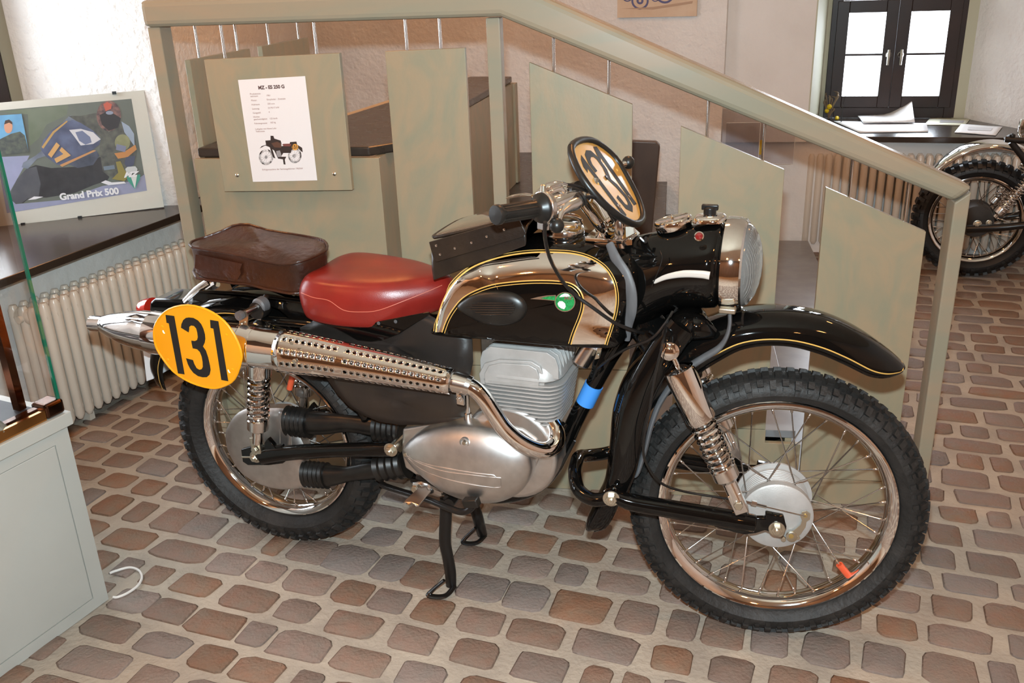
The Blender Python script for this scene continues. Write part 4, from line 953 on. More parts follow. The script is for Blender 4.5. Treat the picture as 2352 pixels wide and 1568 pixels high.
# ---- saddle
def cushion(name,sections,mat,sub=1):
    """sections: list of rings, each ring = list of points (same count)"""
    mb=MB(); loft(mb,sections); return part(name,mb,mat,angle=70,subsurf=sub)
plan=[(.195,-.02),(.195,-.08),(.215,-.125),(.26,-.142),(.33,-.142),(.40,-.130),(.46,-.108),(.51,-.075),(.55,-.045),(.572,-.018),(.572,.018),(.55,.045),(.51,.075),(.46,.108),(.40,.130),(.33,.142),(.26,.142),(.215,.125),(.195,.08),(.195,.02)]
pl_=closed_smooth([V((x,y,0)) for x,y in plan],2)
def zof(x):  # top rim height along the saddle
    return .852-.010*math.sin((x-.2)/.38*PI)+.0*x
rings=[]; C=V((.36,0,0))
for s,dz,fz in ((.90,-.088,.4),(.965,-.086,.6),(1.0,-.078,.8),(1.03,-.045,1),(1.035,-.022,1),(1.01,-.004,1),(.95,.012,1),(.88,.020,1),(.74,.025,1),(.5,.028,1),(.25,.029,1),(.03,.0295,1)):
    r=[]
    for p in pl_:
        x=C.x+(p.x-C.x)*s; y=p.y*s; z=zof(x)+dz
        if dz<-.04: z+= .022*max(0,(p.x-.42)/.15)
        if dz>0: z+=.006*(abs(y)/.14)**2
        r.append(V((x,y,z)))
    rings.append(r)
seat=cushion('saddle',rings,red)
mb=MB()
bpy.context.view_layer.update(); SB=bvh_of(seat)
P=surf_line(SB,[(692,672),(720,683),(755,690),(790,712),(830,716),(870,712),(930,690),(985,668),(1015,655)],.0005,8)
if len(P)>2: tube(mb,P,.0009,6,0); part('seam',mb,M('light_seam',lin(200,110,90),.4),seat)
# ---- luggage bag
yb=-.10
topP=[A(443,569,yb),A(500,578,yb),A(553,588,yb),A(600,600,yb),A(640,607,yb),A(672,606,yb),G(705,596,.905),G(735,583,.908),G(750,573,.911),G(749,559,.913),G(731,549,.913),G(670,538,.916),G(614,529,.926),G(571,516,.939),G(535,519,.937),G(510,531,.926),G(470,546,.915),G(440,556,.912)]
tp=closed_smooth(topP,2); Cb=sum(tp,V((0,0,0)))/len(tp)
def brg(s,dz,flat_=0): 
    out=[]
    for p in tp:
        q=Cb+(p-Cb)*s; q.z=(p.z*(1-flat_)+(.911-.075*(p.x-.03))*flat_)+dz; out.append(q)
    return out
rnd=random.Random(4)
fold=lambda k:[math.sin(i*.9+k)*.003+math.sin(i*2.1+k*2)*.0015 for i in range(len(tp))]
def folded(r,k): f=fold(k); return [p+(p-Cb).normalized()*a for p,a in zip(r,f)]
rings=[brg(.86,-.084,1),brg(.96,-.086,1),folded(brg(1.0,-.078,1),1),folded(brg(.975,-.055,1),2),folded(brg(.985,-.03,.8),3),brg(1.0,-.008,.3),brg(1.0,0)]
for s_,dz in ((.96,.0015),(.85,.003),(.65,.005),(.4,.006),(.15,.006)):
    rr=[]
    for p in tp: q=Cb+(p-Cb)*s_; q.z=.915+(p.z-.915)*s_**1.2+dz+(-.075*(q.x-.03)-(-.075*(p.x-.03))*s_**1.2)*.6; rr.append(q)
    rings.append(rr)
mb=MB(); loft(mb,rings)
bagt=thing('leather_bag','brown leather luggage bag strapped behind the red saddle','bag',V((.04,0,.83)))
bb=mb.build('bag_body',brown,bagt,angle=80,subsurf=1)
for r_ in (brg(1.005,.001),folded(brg(1.0,-.080,1),1)):
    mb=MB(); tube(mb,r_+[r_[0]],.0036,8,0,cap=False); mb.build('piping',brown,bb)
mb=MB(); P=[A(x,y,yb-.006) for x,y in ((449,584),(475,588),(520,598),(556,606),(551,619),(553,628),(545,643),(510,634),(472,624),(447,616))]; prism(mb,P,(0,.004,0)); mb.build('leather_patch',brown,bb)
# ---- tank bag
tb=thing('tank_bag','black-brown leather tool bag with a clear map pocket strapped on top of the tank','bag',V((.68,0,.95)))
lth=M('dark_bag_leather',lin(44,33,24),.36,0,col2=lin(30,22,17),scale=10,bump=.2,bscale=60)
mb=MB()
bx=lambda u,y,w: V((.575+.235*u,y,.905+.065*u+w))   # u along bag, w up
def bagsec(u,wb,wt,hy): return [bx(u,-hy,wb),bx(u,-hy-.004,wb+.03),bx(u,-hy,wt-.012),bx(u,-hy*.86,wt),bx(u,0,wt+.012),bx(u,hy*.86,wt),bx(u,hy,wt-.012),bx(u,hy+.004,wb+.03),bx(u,hy,wb),bx(u,hy*.9,wb+.03),bx(u,hy*.5,wb+.052),bx(u,0,wb+.058),bx(u,-hy*.5,wb+.052),bx(u,-hy*.9,wb+.03)]
rings=[bagsec(u,-.02+.035*u,.062+.0*u,.104) for u in (0,.25,.5,.75,1.0)]
rings=[[bx(-.03,0,.03)+(p-bx(0,0,.03))*.93 for p in rings[0]]]+rings
loft(mb,rings); mb.build('bag_body',lth,tb,bev=.004)
mb=MB(); f0=A(985,556,-.114);f1=A(1190,500,-.114);f2=A(1208,536,-.118);f3=A(1200,544,-.118);f4=A(1002,602,-.118);f5=A(994,590,-.117)
fl_=[f0,f1,f2,f3,f4,f5]; prism(mb,fl_,(0,.005,0)); flap=mb.build('front_flap',lth,tb,bev=.001)
for x,y in ((1002,564),(1011,584),(1045,570),(1083,557),(1118,543),(1158,527)):
    mb=MB(); lathe(mb,[(.0033,0),(.0028,.0016),(.0,.0022)],A(x,y,-.1185),-EY,10); mb.build('rivet',chrome2,flap)
mb=MB(); P=closed_smooth([bx(u,y,.078) for u,y in ((.0,-.085),(.3,-.095),(.6,-.095),(.9,-.09),(1.0,-.05),(1.02,0),(1.0,.05),(.9,.09),(.6,.095),(.3,.095),(.0,.085),(-.06,.04),(-.06,-.04))],2); C=sum(P,V((0,0,0)))/len(P); loft(mb,[P,[p+V((0,0,.006)) for p in P],[C+(p-C)*.9+V((0,0,.010)) for p in P],[C+(p-C)*.4+V((0,0,.013)) for p in P]]); mb.build('map_pocket',M('clear_map_pocket',(.12,.085,.06),.10,0,coat=1),tb,angle=70)
mb=MB(); q=[p+V((0,0,.004)) for p in P]; tube(mb,q+[q[0]],.0045,8,0,cap=False); mb.build('pocket_piping',lth,tb)

# ---- front fork: pressed legs, arms, shocks
for s in (-1,1):
    k=.095*s
    def fk(x,y,o=0): q=FP(x,y,-.095)-FC; q=q-FE*q.dot(FE); return FC+q+FE*(k+o*s)
    mb=MB(); P=[fk(1568,748),fk(1535,790),fk(1503,840),fk(1476,890),fk(1455,950),fk(1443,1010),fk(1434,1070),fk(1418,1120),fk(1410,1145)]
    tube(mb,P,[.034,.036,.036,.035,.034,.033,.031,.028,.02],16,6,flat=(.6,FE)); leg=part('fork_leg',mb,black)
    mb=MB(); c=fk(1408,1128,.0); tube(mb,[c-FE*s*.02,c+FE*s*.035],.021,18,0); part('pivot_tube',mb,black,leg)
    mb=MB(); lathe(mb,[(.0225,.0),(.0235,.002),(.0225,.004)],c+FE*s*.022,FE*s,20); part('pivot_ring',mb,chrome,leg)
    # arm
    k2=.128
    def fa(x,y,kk=-.128): q=FP(x,y,kk)-FC; q=q-FE*q.dot(FE); return FC+q+FE*(-kk*s)
    mb=MB(); tube(mb,[fa(1408,1138),fa(1450,1153),fa(1530,1167),fa(1620,1182),fa(1690,1194),fa(1735,1202)],[.016,.0205,.0215,.022,.022,.020],16,6)
    P=[fa(x,y) for x,y in ((1690,1170),(1705,1160),(1714,1172),(1720,1186),(1757,1186),(1758,1174),(1800,1182),(1803,1196),(1806,1206),(1800,1220),(1785,1225),(1757,1214),(1735,1221),(1710,1224),(1690,1220),(1640,1206),(1640,1188))]; C_=[p-FE*s*.008 for p in P]; prism(mb,C_,FE*s*.016)
    arm=part('fork_arm',mb,black,bev=.003)
    mb=MB(); bolt(mb,fa(1405,1138)+FE*s*.012,FE*s,.0135,.013); part('arm_nut',mb,zinc,arm,smooth=False); mb=MB(); bolt(mb,fa(1783,1208,-.125)+FE*s*.010,FE*s,.0125,.013); part('arm_nut',mb,zinc,arm,smooth=False)
    # shock
    ks=.135
    def fs_(x,y,kk=-.135): q=FP(x,y,kk)-FC; q=q-FE*q.dot(FE); return FC+q+FE*(-kk*s)
    a=fs_(1538,800);b_=fs_(1700,1164)
    sh,d,L=shock(a+ (b_-a)*.055,b_,'front_shock',0,0,.0345,.0265,.0165,coverlen=.40,sl=.74,turns=9)
    mb=MB(); lathe(mb,[(.014,-.024),(.021,-.020),(.021,.020),(.014,.024)],a,FE,24); lathe(mb,[(.013,.0),(.013,.030),(.010,.032)],a,FE*s,16); part('top_eye',mb,chrome,sh)
    mb=MB(); tube(mb,[a-FE*s*.07,a],.017,14,0); part('shock_peg',mb,black,leg)
    mb=MB(); c=b_-d*.014; x_=d.cross(FE).normalized(); box(mb,c,x_*.016,FE*.013,d*.026); part('clevis',mb,chrome2,sh,bev=.003)
    mb=MB(); bolt(mb,c+FE*s*.013,FE*s,.0105,.009,False,False); part('bolt',mb,zinc,sh,smooth=False)
# cross loop of the arms behind the wheel
def fl2(x,y,kk): return FP(x,y,kk)
mb=MB(); lp=[FP(1408,1142,-.128),FP(1385,1144,-.122),FP(1358,1128,-.10),FP(1343,1098,-.05),]
q0=lp[-1]-FC; bx_=q0.dot(FX); bz_=q0.dot(FZ)
P=[FC+FX*(FP(1408,1142,-.128)-FC).dot(FX)+FZ*(FP(1408,1142,-.128)-FC).dot(FZ)-FE*.128]
p=P[0]; loop=[(p-FC).dot(FX),(p-FC).dot(FZ)]
cr=[(0,0,-.128),(-.045,-.012,-.122),(-.082,-.006,-.095),(-.098,.012,-.05),(-.100,.018,0),(-.098,.012,.05),(-.082,-.006,.095),(-.045,-.012,.122),(0,0,.128)]
mb=MB(); tube(mb,[FC+FX*(loop[0]+a)+FZ*(loop[1]+b_)+FE*k for a,b_,k in cr],.0165,16,6); part('arm_loop',mb,black)
mb=MB(); tube(mb,[FC-FE*.135,FC+FE*.135],.0085,12,0); part('front_axle',mb,zinc)
# fork crown / steering head
mb=MB(); tube(mb,[V((1.0,0,.90)),V((1.055,0,.80)),V((1.10,0,.74))],[.04,.045,.05],20,4); tube(mb,[FP(1560,765,-.10),FP(1572,748,-.07),FP(1585,738,-.02),FP(1585,738,.04),FP(1572,748,.09)],[.030,.036,.040,.040,.036],18,5); tube(mb,[FP(1575,745,-.06),FP(1605,752,-.075),FP(1640,765,-.072)],[.034,.030,.014],16,5); part('fork_crown',mb,black)
# brake details
mb=MB(); a=FP(1714,1153,-.075);tube(mb,[FP(1713,1152,-.08),FP(1760,1163,-.078)],.0032,8,0); tube(mb,[FP(1756,1162,-.078),FP(1852,1185,-.074)],.0014,6,0); lathe(mb,[(.007,-.006),(.007,.006)],FP(1731,1155,-.079),(FP(1760,1163,-.078)-FP(1713,1152,-.08)),6); part('brake_rod',mb,steel,bp)
def fdisc(x,y,r,k,h=.003): lathe(mb,[(r,0),(r,h),(r*.85,h+.001)],FP(x,y,k),-FE,20)
mb=MB(); P=[FP(x,y,-.064) for x,y in ((1842,1174),(1852,1172),(1861,1178),(1860,1190),(1852,1196),(1850,1208),(1838,1225),(1826,1236),(1816,1240),(1808,1232),(1812,1224),(1826,1214),(1838,1204),(1842,1193),(1838,1184))]; prism(mb,P,-FE*.004); fdisc(1818,1230,.013,-.064,.006); fdisc(1799,1236,.006,-.064,.006); fdisc(1832,1233,.005,-.064,.004); part('brake_lever',mb,zinc,bp)
mb=MB(); lathe(mb,[(.006,0),(.006,.001),(.004,.0012)],FP(1817,1231,-.072),-FE,12); fdisc(1850,1184,.0045,-.068,.002); part('lever_pin',mb,M('dull_brass',lin(180,150,90),.4,.6),bp)
# cables
def cable(name,P,r=.0035,mat=None,par=None): m=MB(); tube(m,P,r,8,7); return m.build(name,mat or satin,par or B)
cable('front_brake_cable',[A(1535,730,-.08),FP(1522,790,-.17),FP(1505,860,-.17),FP(1492,940,-.165),FP(1480,1000,-.16),FP(1478,1040,-.155),FP(1490,1075,-.145),FP(1520,1110,-.12),FP(1570,1128,-.10),FP(1640,1140,-.09),FP(1714,1152,-.08)],.003)
cable('clutch_cable',[A(1252,510,-.30),A(1252,545,-.28),A(1262,590,-.24),A(1285,635,-.20),A(1315,672,-.175),A(1360,705,-.165),A(1410,740,-.15),A(1450,757,-.13),A(1478,765,-.10)],.0042)
cable('throttle_cable',[A(1545,715,-.10),A(1528,742,-.12),A(1495,778,-.13),A(1440,800,-.12),A(1400,825,-.09),A(1375,845,-.05),A(1362,870,-.03)],.0035)
cable('speedometer_cable',[A(1560,700,-.05),A(1540,730,-.07),A(1530,760,-.08),A(1516,775,-.09),A(1490,760,-.1)],.003,satin)
# grey rubber apron edge along the mudguard
mb=MB(); P=[FP(1676,712,-.086),FP(1676,745,-.094),FP(1668,775,-.096),FP(1650,800,-.094),FP(1615,822,-.088),FP(1580,845,-.082),FP(1545,880,-.074),FP(1515,925,-.07),FP(1496,975,-.07),FP(1482,1030,-.07),FP(1466,1080,-.07),FP(1458,1094,-.07)]
tube(mb,P,[.009,.009,.009,.0095,.010,.011,.012,.0125,.0125,.0125,.0115,.006],12,6,flat=(.5,FX)); part('rubber_apron_edge',mb,greyrub)
mb=MB(); box(mb,A(1671,712,-.09),V((.018,0,0)),V((0,.01,0)),V((0,0,.006))); part('apron_clip',mb,zinc,bev=.003)
# ---- handlebar, grips, levers
sn,cs=math.sin(DE),math.cos(DE); HR=lambda p:V((.985+(p[0]-.985)*cs-p[1]*sn, (p[0]-.985)*sn+p[1]*cs, p[2]))
gA=A(1136,494,-.34); gB=A(1240,478,-.235)
mb=MB(); cl=V((.985,-.03,1.010)); hb=[V((.985,.0,1.008)),V((.978,-.035,1.012)),A(1378,517,-.07),A(1352,482,-.10),A(1325,452,-.14),A(1290,462,-.19),A(1250,476,-.23),gA+(gB-gA)*.2]
tube(mb,hb,.0125,16,7)
far=[V((.985,0,1.008)),V((.972,.035,1.010)),V((.95,.07,1.025)),V((.925,.105,1.042)),V((.88,.15,1.045)),V((.81,.20,1.030)),V((.735,.235,1.005))]
tube(mb,far,.0125,16,7); bar=part('handlebar',mb,chrome)
mb=MB(); lathe(mb,[(.0,0),(.019,.001),(.0205,.004),(.0205,.012),(.0175,.016),(.0175,.105),(.020,.112),(.030,.118),(.0335,.128),(.031,.140),(.02,.142)],gA,(gB-gA),28); gr=part('grip',mb,rub2,bar)
mb=MB(); ga=(gB-gA).normalized()
for k in range(14):
    x_,y_=frame_from(ga); a=2*PI*k/14; tube(mb,[gA+ga*.018+(x_*math.cos(a)+y_*math.sin(a))*.0176,gA+ga*.104+(x_*math.cos(a)+y_*math.sin(a))*.0176],.0012,5,0)
tag(part('grip_ribs',mb,rub2,gr),kind='stuff')
mb=MB(); lathe(mb,[(.0,0),(.019,.001),(.0205,.004),(.0205,.012),(.0175,.016),(.0175,.105),(.030,.118),(.031,.140),(.02,.142)],far[-1],(far[-2]-far[-1]),24); part('grip',mb,rub2,bar)
c=gB+ga*.004
mb=MB(); lathe(mb,[(.033,0),(.0355,.002),(.0355,.013),(.033,.015),(.02,.016)],c,ga,30); x_,y_=frame_from(ga); dn=V((0,0,-1)); dn=(dn-ga*dn.dot(ga)).normalized(); box(mb,c+ga*.007+dn*.036,ga*.007,dn.cross(ga)*.012,dn*.010); part('throttle_housing',mb,chrome2,bar,bev=.002)
mb=MB(); lathe(mb,[(.006,0),(.006,.012),(.003,.014)],c-dn*.034+ga*.004,-dn,10); part('adjuster_screw',mb,zinc,bar)
# switch / lever cluster around the inner end of the near bar
mb=MB()
def blob(P,r,mbx,seg=12,fl=None): tube(mbx,P,r,seg,5,flat=fl)
blob([A(1262,470,-.20),A(1282,470,-.185),A(1305,462,-.165)],[.020,.024,.018],mb,16)
blob([A(1268,486,-.21),A(1290,482,-.19)],[.014,.013],mb)
lathe(mb,[(.022,-.004),(.024,0),(.024,.006),(.018,.008)],A(1275,482,-.20),(.3,.2,-1),20)
part('lever_clamp',mb,chrome2,bar)
mb=MB(); blob([A(1222,455,-.23),A(1238,442,-.21),A(1258,428,-.19),A(1280,421,-.17),A(1298,424,-.15)],[.003,.008,.011,.011,.008],mb,12,(.6,(0,0,1)))
blob([A(1252,452,-.2),A(1265,440,-.19),A(1285,434,-.17),A(1296,448,-.16),A(1300,462,-.15)],[.004,.007,.008,.007,.006],mb); lathe(mb,[(.010,0),(.011,.004),(.010,.010)],A(1298,446,-.15),(0,-.5,1),14); part('decompressor_lever',mb,chrome,bar)
mb=MB(); blob([A(1335,455,-.15),A(1322,468,-.17),A(1305,475,-.19),A(1290,488,-.21),A(1282,508,-.23),A(1280,515,-.235)],[.010,.014,.012,.008,.006,.005],mb,12,(.7,(0,1,0))); lv=part('clutch_lever',mb,chrome2,bar)
mb=MB(); c=A(1279,518,-.24); lathe(mb,[(.0,-.016),(.008,-.014),(.0135,-.008),(.0155,0),(.0135,.008),(.008,.014),(.0,.016)],c,EZ,20); part('lever_ball',mb,rub2,lv)
mb=MB(); bellows(mb,A(1310,470,-.17),A(1338,455,-.15),.014,.0155,4); part('lever_boot',mb,rub2,lv)
mb=MB(); blob([A(1425,380,.16),A(1436,376,.17),A(1448,373,.18)],[.004,.008,.011],mb); blob([V((.92,.11,1.05)),V((.95,.12,1.09)),A(1405,395,.13),A(1425,380,.16)],[.006,.006,.006,.005],mb); lf_=part('brake_lever_bar',mb,chrome,bar)
mb=MB(); c=A(1443,373,.18); lathe(mb,[(.0,-.016),(.008,-.014),(.0135,-.008),(.0155,0),(.0135,.008),(.008,.014),(.0,.016)],c,EZ,20); part('lever_ball',mb,rub2,lf_)
mb=MB(); blob([A(1165,455,-.02),A(1180,450,-.04),A(1205,447,-.06),A(1225,449,-.08)],[.004,.008,.009,.006],mb,10,(.4,(0,0,1))); part('left_lever',mb,chrome,bar)
cable('handlebar_cable',[A(1302,424,-.15),A(1325,428,-.13),A(1350,440,-.10),A(1375,450,-.07),A(1400,490,-.02),A(1420,530,0)],.0038,satin,bar)
cable('handlebar_cable',[A(1340,453,-.15),A(1362,453,-.12),A(1385,465,-.09),A(1410,500,-.05),A(1430,535,-.03)],.0038,satin,bar)
# bar clamp
mb=MB()
for s in (-1,1):
    c=V((.985,0,1.008))+V((-sn,cs,0))*s*.034; lathe(mb,[(.019,-.012),(.0225,-.009),(.0225,.009),(.019,.012),(.0165,.012),(.0165,-.012)],c,V((-sn,cs,0)),28,closed=True); tube(mb,[c+V((.012,0,-.012)),c+V((.02,0,-.05))],[.016,.018],14,0)
q=[HR((.945,-.05,.975)),HR((1.03,-.05,.985)),HR((1.045,0,.987)),HR((1.03,.05,.985)),HR((.945,.05,.975))]; prism(mb,q,(0,0,.012)); lathe(mb,[(.014,0),(.014,.03),(.010,.035)],V((.962,0,.99)),V((-.35,0,1)),16)
part('handlebar_clamp',mb,chrome,bar)
# ---- footrest, stand, pedal, gear
mb=MB()
tube(mb,[A(878,1112,-.06),A(890,1118,-.07),A(935,1132,-.10),A(985,1148,-.13),A(1030,1166,-.16),A(1058,1175,-.17),A(1078,1170,-.17),A(1092,1152,-.165)],[.010,.010,.009,.009,.0095,.010,.010,.009],12,6,flat=(.85,(0,0,1))); kl=part('kickstart_lever',mb,satin)
mb=MB(); box(mb,A(1083,1153,-.18),V((.020,0,.004)),V((0,.012,0)),V((-.003,0,.011))); part('pedal_rubber',mb,rub2,kl,bev=.004)
mb=MB(); P=[A(978,1118,-.15),A(990,1130,-.15),A(962,1163,-.20),A(955,1164,-.205)]+[A(925+7*k,1158-(2 if k%2 else -2)+k*.2,-.20) for k in range(4,-1,-1)]+[A(930,1152,-.19),A(962,1122,-.15)]
prism(mb,P,(0,0,.004)); tube(mb,[A(950,1115,-.13),A(975,1118,-.13),A(1010,1132,-.10)],[.010,.016,.014],10,4,flat=(.5,(0,1,0))); fo=part('footrest',mb,chrome2,bev=.001)
mb=MB(); bolt(mb,A(955,1120,-.145),-EY,.010,.010,False,False); part('footrest_bolt',mb,zinc,fo,smooth=False)
mb=MB(); box(mb,V((.60,0,.315)),V((.10,0,0)),V((0,.05,0)),V((0,0,.010))); tube(mb,[V((.48,-.09,.335)),V((.62,-.085,.31)),V((.70,-.07,.30))],.014,10,3); tube(mb,[V((.575,-.11,.275)),V((.575,.13,.275))],.014,12,0); part('footrest_bracket',mb,satin)
cs_=thing
mb=MB()
# near leg of centre stand
tube(mb,[A(1024,1145,-.075),A(1024,1180,-.08),A(1022,1240,-.085),A(1028,1275,-.088),A(1034,1310,-.09),A(1036,1345,-.093)],[.0165,.017,.017,.0165,.0165,.015],14,4,flat=(.8,(0,1,0)))
f0=G(1044,1346,.004);f1=G(1022,1368,.006);f2=G(988,1368,.012);f3=G(990,1358,.02);f4=G(1020,1332,.055)
tube(mb,[f0,f1,f2,f3,f4],[.0075,.009,.009,.007,.006],8,5,flat=(.5,(0,0,1)))
part('stand_leg',mb,satin); mb=MB(); tube(mb,[A(1088,1160,.115),A(1098,1190,.12),A(1108,1228,.16)],[.0165,.0165,.015],14,4)
f0=G(1114,1230,.004);f1=G(1095,1246,.006);f2=G(1066,1246,.010);f3=G(1068,1236,.02);f4=G(1092,1212,.05)
tube(mb,[f0,f1,f2,f3,f4],[.0075,.009,.009,.007,.006],8,5,flat=(.5,(0,0,1)))
part('stand_leg',mb,satin); mb=MB(); tube(mb,[V((.56,-.085,.27)),V((.56,.12,.27))],.013,12,0)
part('stand_pivot',mb,satin)
# ---- number plates
DIG={'1a':[(849,389),(943,401),(1055,1032),(984,1021),(884,481),(860,474)],
'3':[(1016,528),(1020,490),(1040,445),(1068,422),(1100,417),(1150,422),(1200,450),(1235,490),(1258,540),(1275,600),(1279,650),(1272,690),(1253,730),(1285,775),(1310,850),(1330,940),(1336,985),(1325,1035),(1295,1062),(1250,1063),(1200,1050),(1150,1015),(1115,970),(1090,920),(1070,857),(1145,877),(1160,920),(1185,965),(1215,982),(1240,975),(1252,950),(1250,900),(1240,840),(1220,790),(1190,760),(1143,750),(1130,690),(1128,667),(1165,672),(1190,660),(1198,630),(1192,580),(1180,535),(1155,508),(1125,504),(1105,520),(1105,545),(1099,579)],
'1b':[(1330,443),(1420,458),(1527,1106),(1452,1092),(1366,538),(1336,530)]}
OUTP=[(429.6,699),(476,710),(514.6,735.7),(540,769.7),(554,806),(555,831),(540,871.7),(514.6,888.7),(485,893.4),(438,880),(397.7,854.7),(370,820.7),(355,793),(351,759),(361.6,731.4),(387,708)]
yp=-.262
def to2(p,c): return (p.x-c.x,p.z-c.z)
Po=closed_smooth([A(x,y,yp) for x,y in OUTP],3); Cp=sum(Po,V((0,0,0)))/len(Po)
O2=[to2(p,Cp) for p in Po]; D2={k:[to2(A(200+x/4.704,640+y/4.704,yp),Cp) for x,y in v] for k,v in DIG.items()}
R2=[to2(A(200+x/4.704,640+y/4.704,yp),Cp) for x,y in ((812,518),(1505,607),(876,876),(1570,980))]
def plate(name,c,ux,uz,nrm,mat,flip=1,rim=None,rivets=True):
    ux=V(ux).normalized();uz=V(uz).normalized();n=V(nrm).normalized(); f=lambda q,o=0:V(c)+ux*q[0]*flip+uz*q[1]+n*o
    mb=MB(); P=[f(q) for q in O2]; C=V(c); rings=[[p-n*.0025 for p in P],P,[C+(p-C)*.985+n*.0022 for p in P],[C+(p-C)*.965+n*.002 for p in P],[C+(p-C)*.955 for p in P],[C+(p-C)*.4 for p in P]]; loft(mb,rings); o=part(name,mb,mat,angle=35)
    for k in ('1a','3','1b'):
        mb=MB()
        for pg in (D2[k] if isinstance(D2[k][0][0],tuple) else [D2[k]]): prism(mb,[f((q[0],q[1]),.0003) for q in pg],n*.0004)
        mb.build('digit',digit,o,smooth=False)
    for q in R2: mb=MB(); lathe(mb,[(.0042,0),(.0035,.0012),(.0012,.0018)],f(q,.0002),n,12); mb.build('rivet',mat,o)
    if rim: mb=MB(); tube(mb,P+[P[0]],.0085,10,0,cap=False); mb.build('rubber_rim',rim,o)
    return o
rp=plate('side_number_plate',Cp,EX,EZ,-EY,yellow)
for x,y in ((380,760),(530,850)): mb=MB(); tube(mb,[A(x,y,yp+.003),A(x,y,-.18)],.007,8,0); part('plate_bracket',mb,zinc,rp)
# front plate: plane leaning back 39 degrees, turned with the bars
n_=V((math.cos(math.radians(39)),0,math.sin(math.radians(39)))); lat=V((0,1,0)); td=lat.cross(n_)  # td points down the plate
base=A(1458,514,-.02)
OF=[(1310,337),(1334,320),(1368,325.5),(1412,361),(1443,412),(1467,460),(1477,500.6),(1463,516),(1436,507),(1395,477),(1351,429),(1320,378)]
Pf=closed_smooth([on(x,y,base,n_) for x,y in OF],3); Cf_=sum(Pf,V((0,0,0)))/len(Pf)
f2=[((p-Cf_).dot(lat),-(p-Cf_).dot(td if td.z<0 else -td)) for p in Pf]
upd=-td if td.z<0 else td
glare=M('glare_paled_enamel',lin(222,168,80),.22,0,coat=.6)  # plate yellow paled, the glare on it is mixed into the colour
O2s=O2; 
# the front plate is the same oval set level: straighten the side plate's tilt
best=None
wx=max(q[0] for q in f2)-min(q[0] for q in f2); hz=max(q[1] for q in f2)-min(q[1] for q in f2)
O2=[(q[0]*.98,q[1]*.98) for q in f2]
ang=math.radians(-9); cxs,sxs=math.cos(ang),math.sin(ang)
def ribbon(pts,w):
    n=len(pts); L=[];R_=[]
    for k in range(n):
        a=pts[max(k-1,0)];b=pts[min(k+1,n-1)]; tx,ty=b[0]-a[0],b[1]-a[1]; l=math.hypot(tx,ty) or 1
        L.append((pts[k][0]-ty/l*w,pts[k][1]+tx/l*w)); R_.append((pts[k][0]+ty/l*w,pts[k][1]-tx/l*w))
    return [(L[i],L[i+1],R_[i+1],R_[i]) for i in range(n-1)]
# digits laid out on the level oval: u to the viewer's right (far side), v up the plate
HH=hz/2
D2f={'1a':[((-.060,.078),(-.040,.086),(-.044,-.080),(-.066,-.084)),((-.060,.078),(-.060,.054),(-.078,.046),(-.077,.062))],
'1b':[((.062,.086),(.083,.082),(.060,-.080),(.038,-.078)),((.062,.086),(.060,.058),(.046,.050),(.048,.066))],
'3':ribbon([(-.028,.036),(-.028,.058),(-.014,.074),(.006,.079),(.026,.074),(.036,.058),(.033,.030),(.012,.004),(.024,-.018),(.030,-.050),(.020,-.070),(.002,-.077),(-.014,-.066),(-.018,-.036)],.0095)}
DS2=D2; D2=D2f; R2s=R2; R2=[(-.066,.014),(.100,.009)]
# reading direction for a viewer in front of the machine runs from the near side (-y) to the far side (+y)
mirror=plate('front_number_plate',Cf_,lat,upd,n_,glare,1,rim=rub2)
mb=MB(); lathe(mb,[(.006,0),(.006,.0015),(.004,.002)],Cf_+n_*.001+upd*.012+lat*.031*0,n_,14); part('plate_screw',mb,satin,mirror)
for s in (-1,1): mb=MB(); tube(mb,[Cf_-n_*.004+lat*s*.05-upd*.05,HR((1.0,s*.05,1.03)),HR((1.0,s*.045,.995))],[.010,.010,.010],8,3,flat=(.3,(0,1,0))); part('plate_bracket',mb,steel,mirror)
mb=MB(); tube(mb,[Cf_-n_*.004-lat*.06+upd*.03,V((.95,-.10,1.09))],[.014,.012],8,0,flat=(.25,(0,0,1)))
part('plate_bracket',mb,steel,mirror)
# ------------------------------------------------------------------ information sheet
def flat(name,pts,mat,parent,th=.0003,n=None):
    mb=MB(); n=V(n); prism(mb,[p for p in pts],n*th); return mb.build(name,mat,parent,smooth=False)
sheetm=M('laminated_paper',(.84,.80,.79),.12,0,coat=.6); ink=M('printed_ink',(.10,.05,.045),.5); inkR=M('faded_ink',(.30,.14,.11),.5)
ish=thing('information_sheet','laminated white sheet with a motorcycle picture and text on the plywood board','sign',S(656,412,-.04))
nS=-NS
I=lambda x,y,k=0:S(520+x/5.808,160+y/5.808,-.0366)+nS*(.0004*k)
flat('sheet',[I(155,137),I(1050,85),I(1213,1475),I(355,1495)],sheetm,ish,.0004,nS)
ux=(I(1050,90)-I(160,137)).normalized(); uv=(I(155,137)-I(355,1495)); uv=(uv-ux*uv.dot(ux)).normalized()
ppm=(I(1000,700)-I(900,700)).length/100
def T(t,x,y,h,m=inkR,b=0): text_mesh(t,h*ppm*1.35,m,'text_line',ish,I(x,y,1.3),ux,uv,extrude=.0001,bold=b)
T('MZ - ES 250 G',428,262,43,ink,.0006)
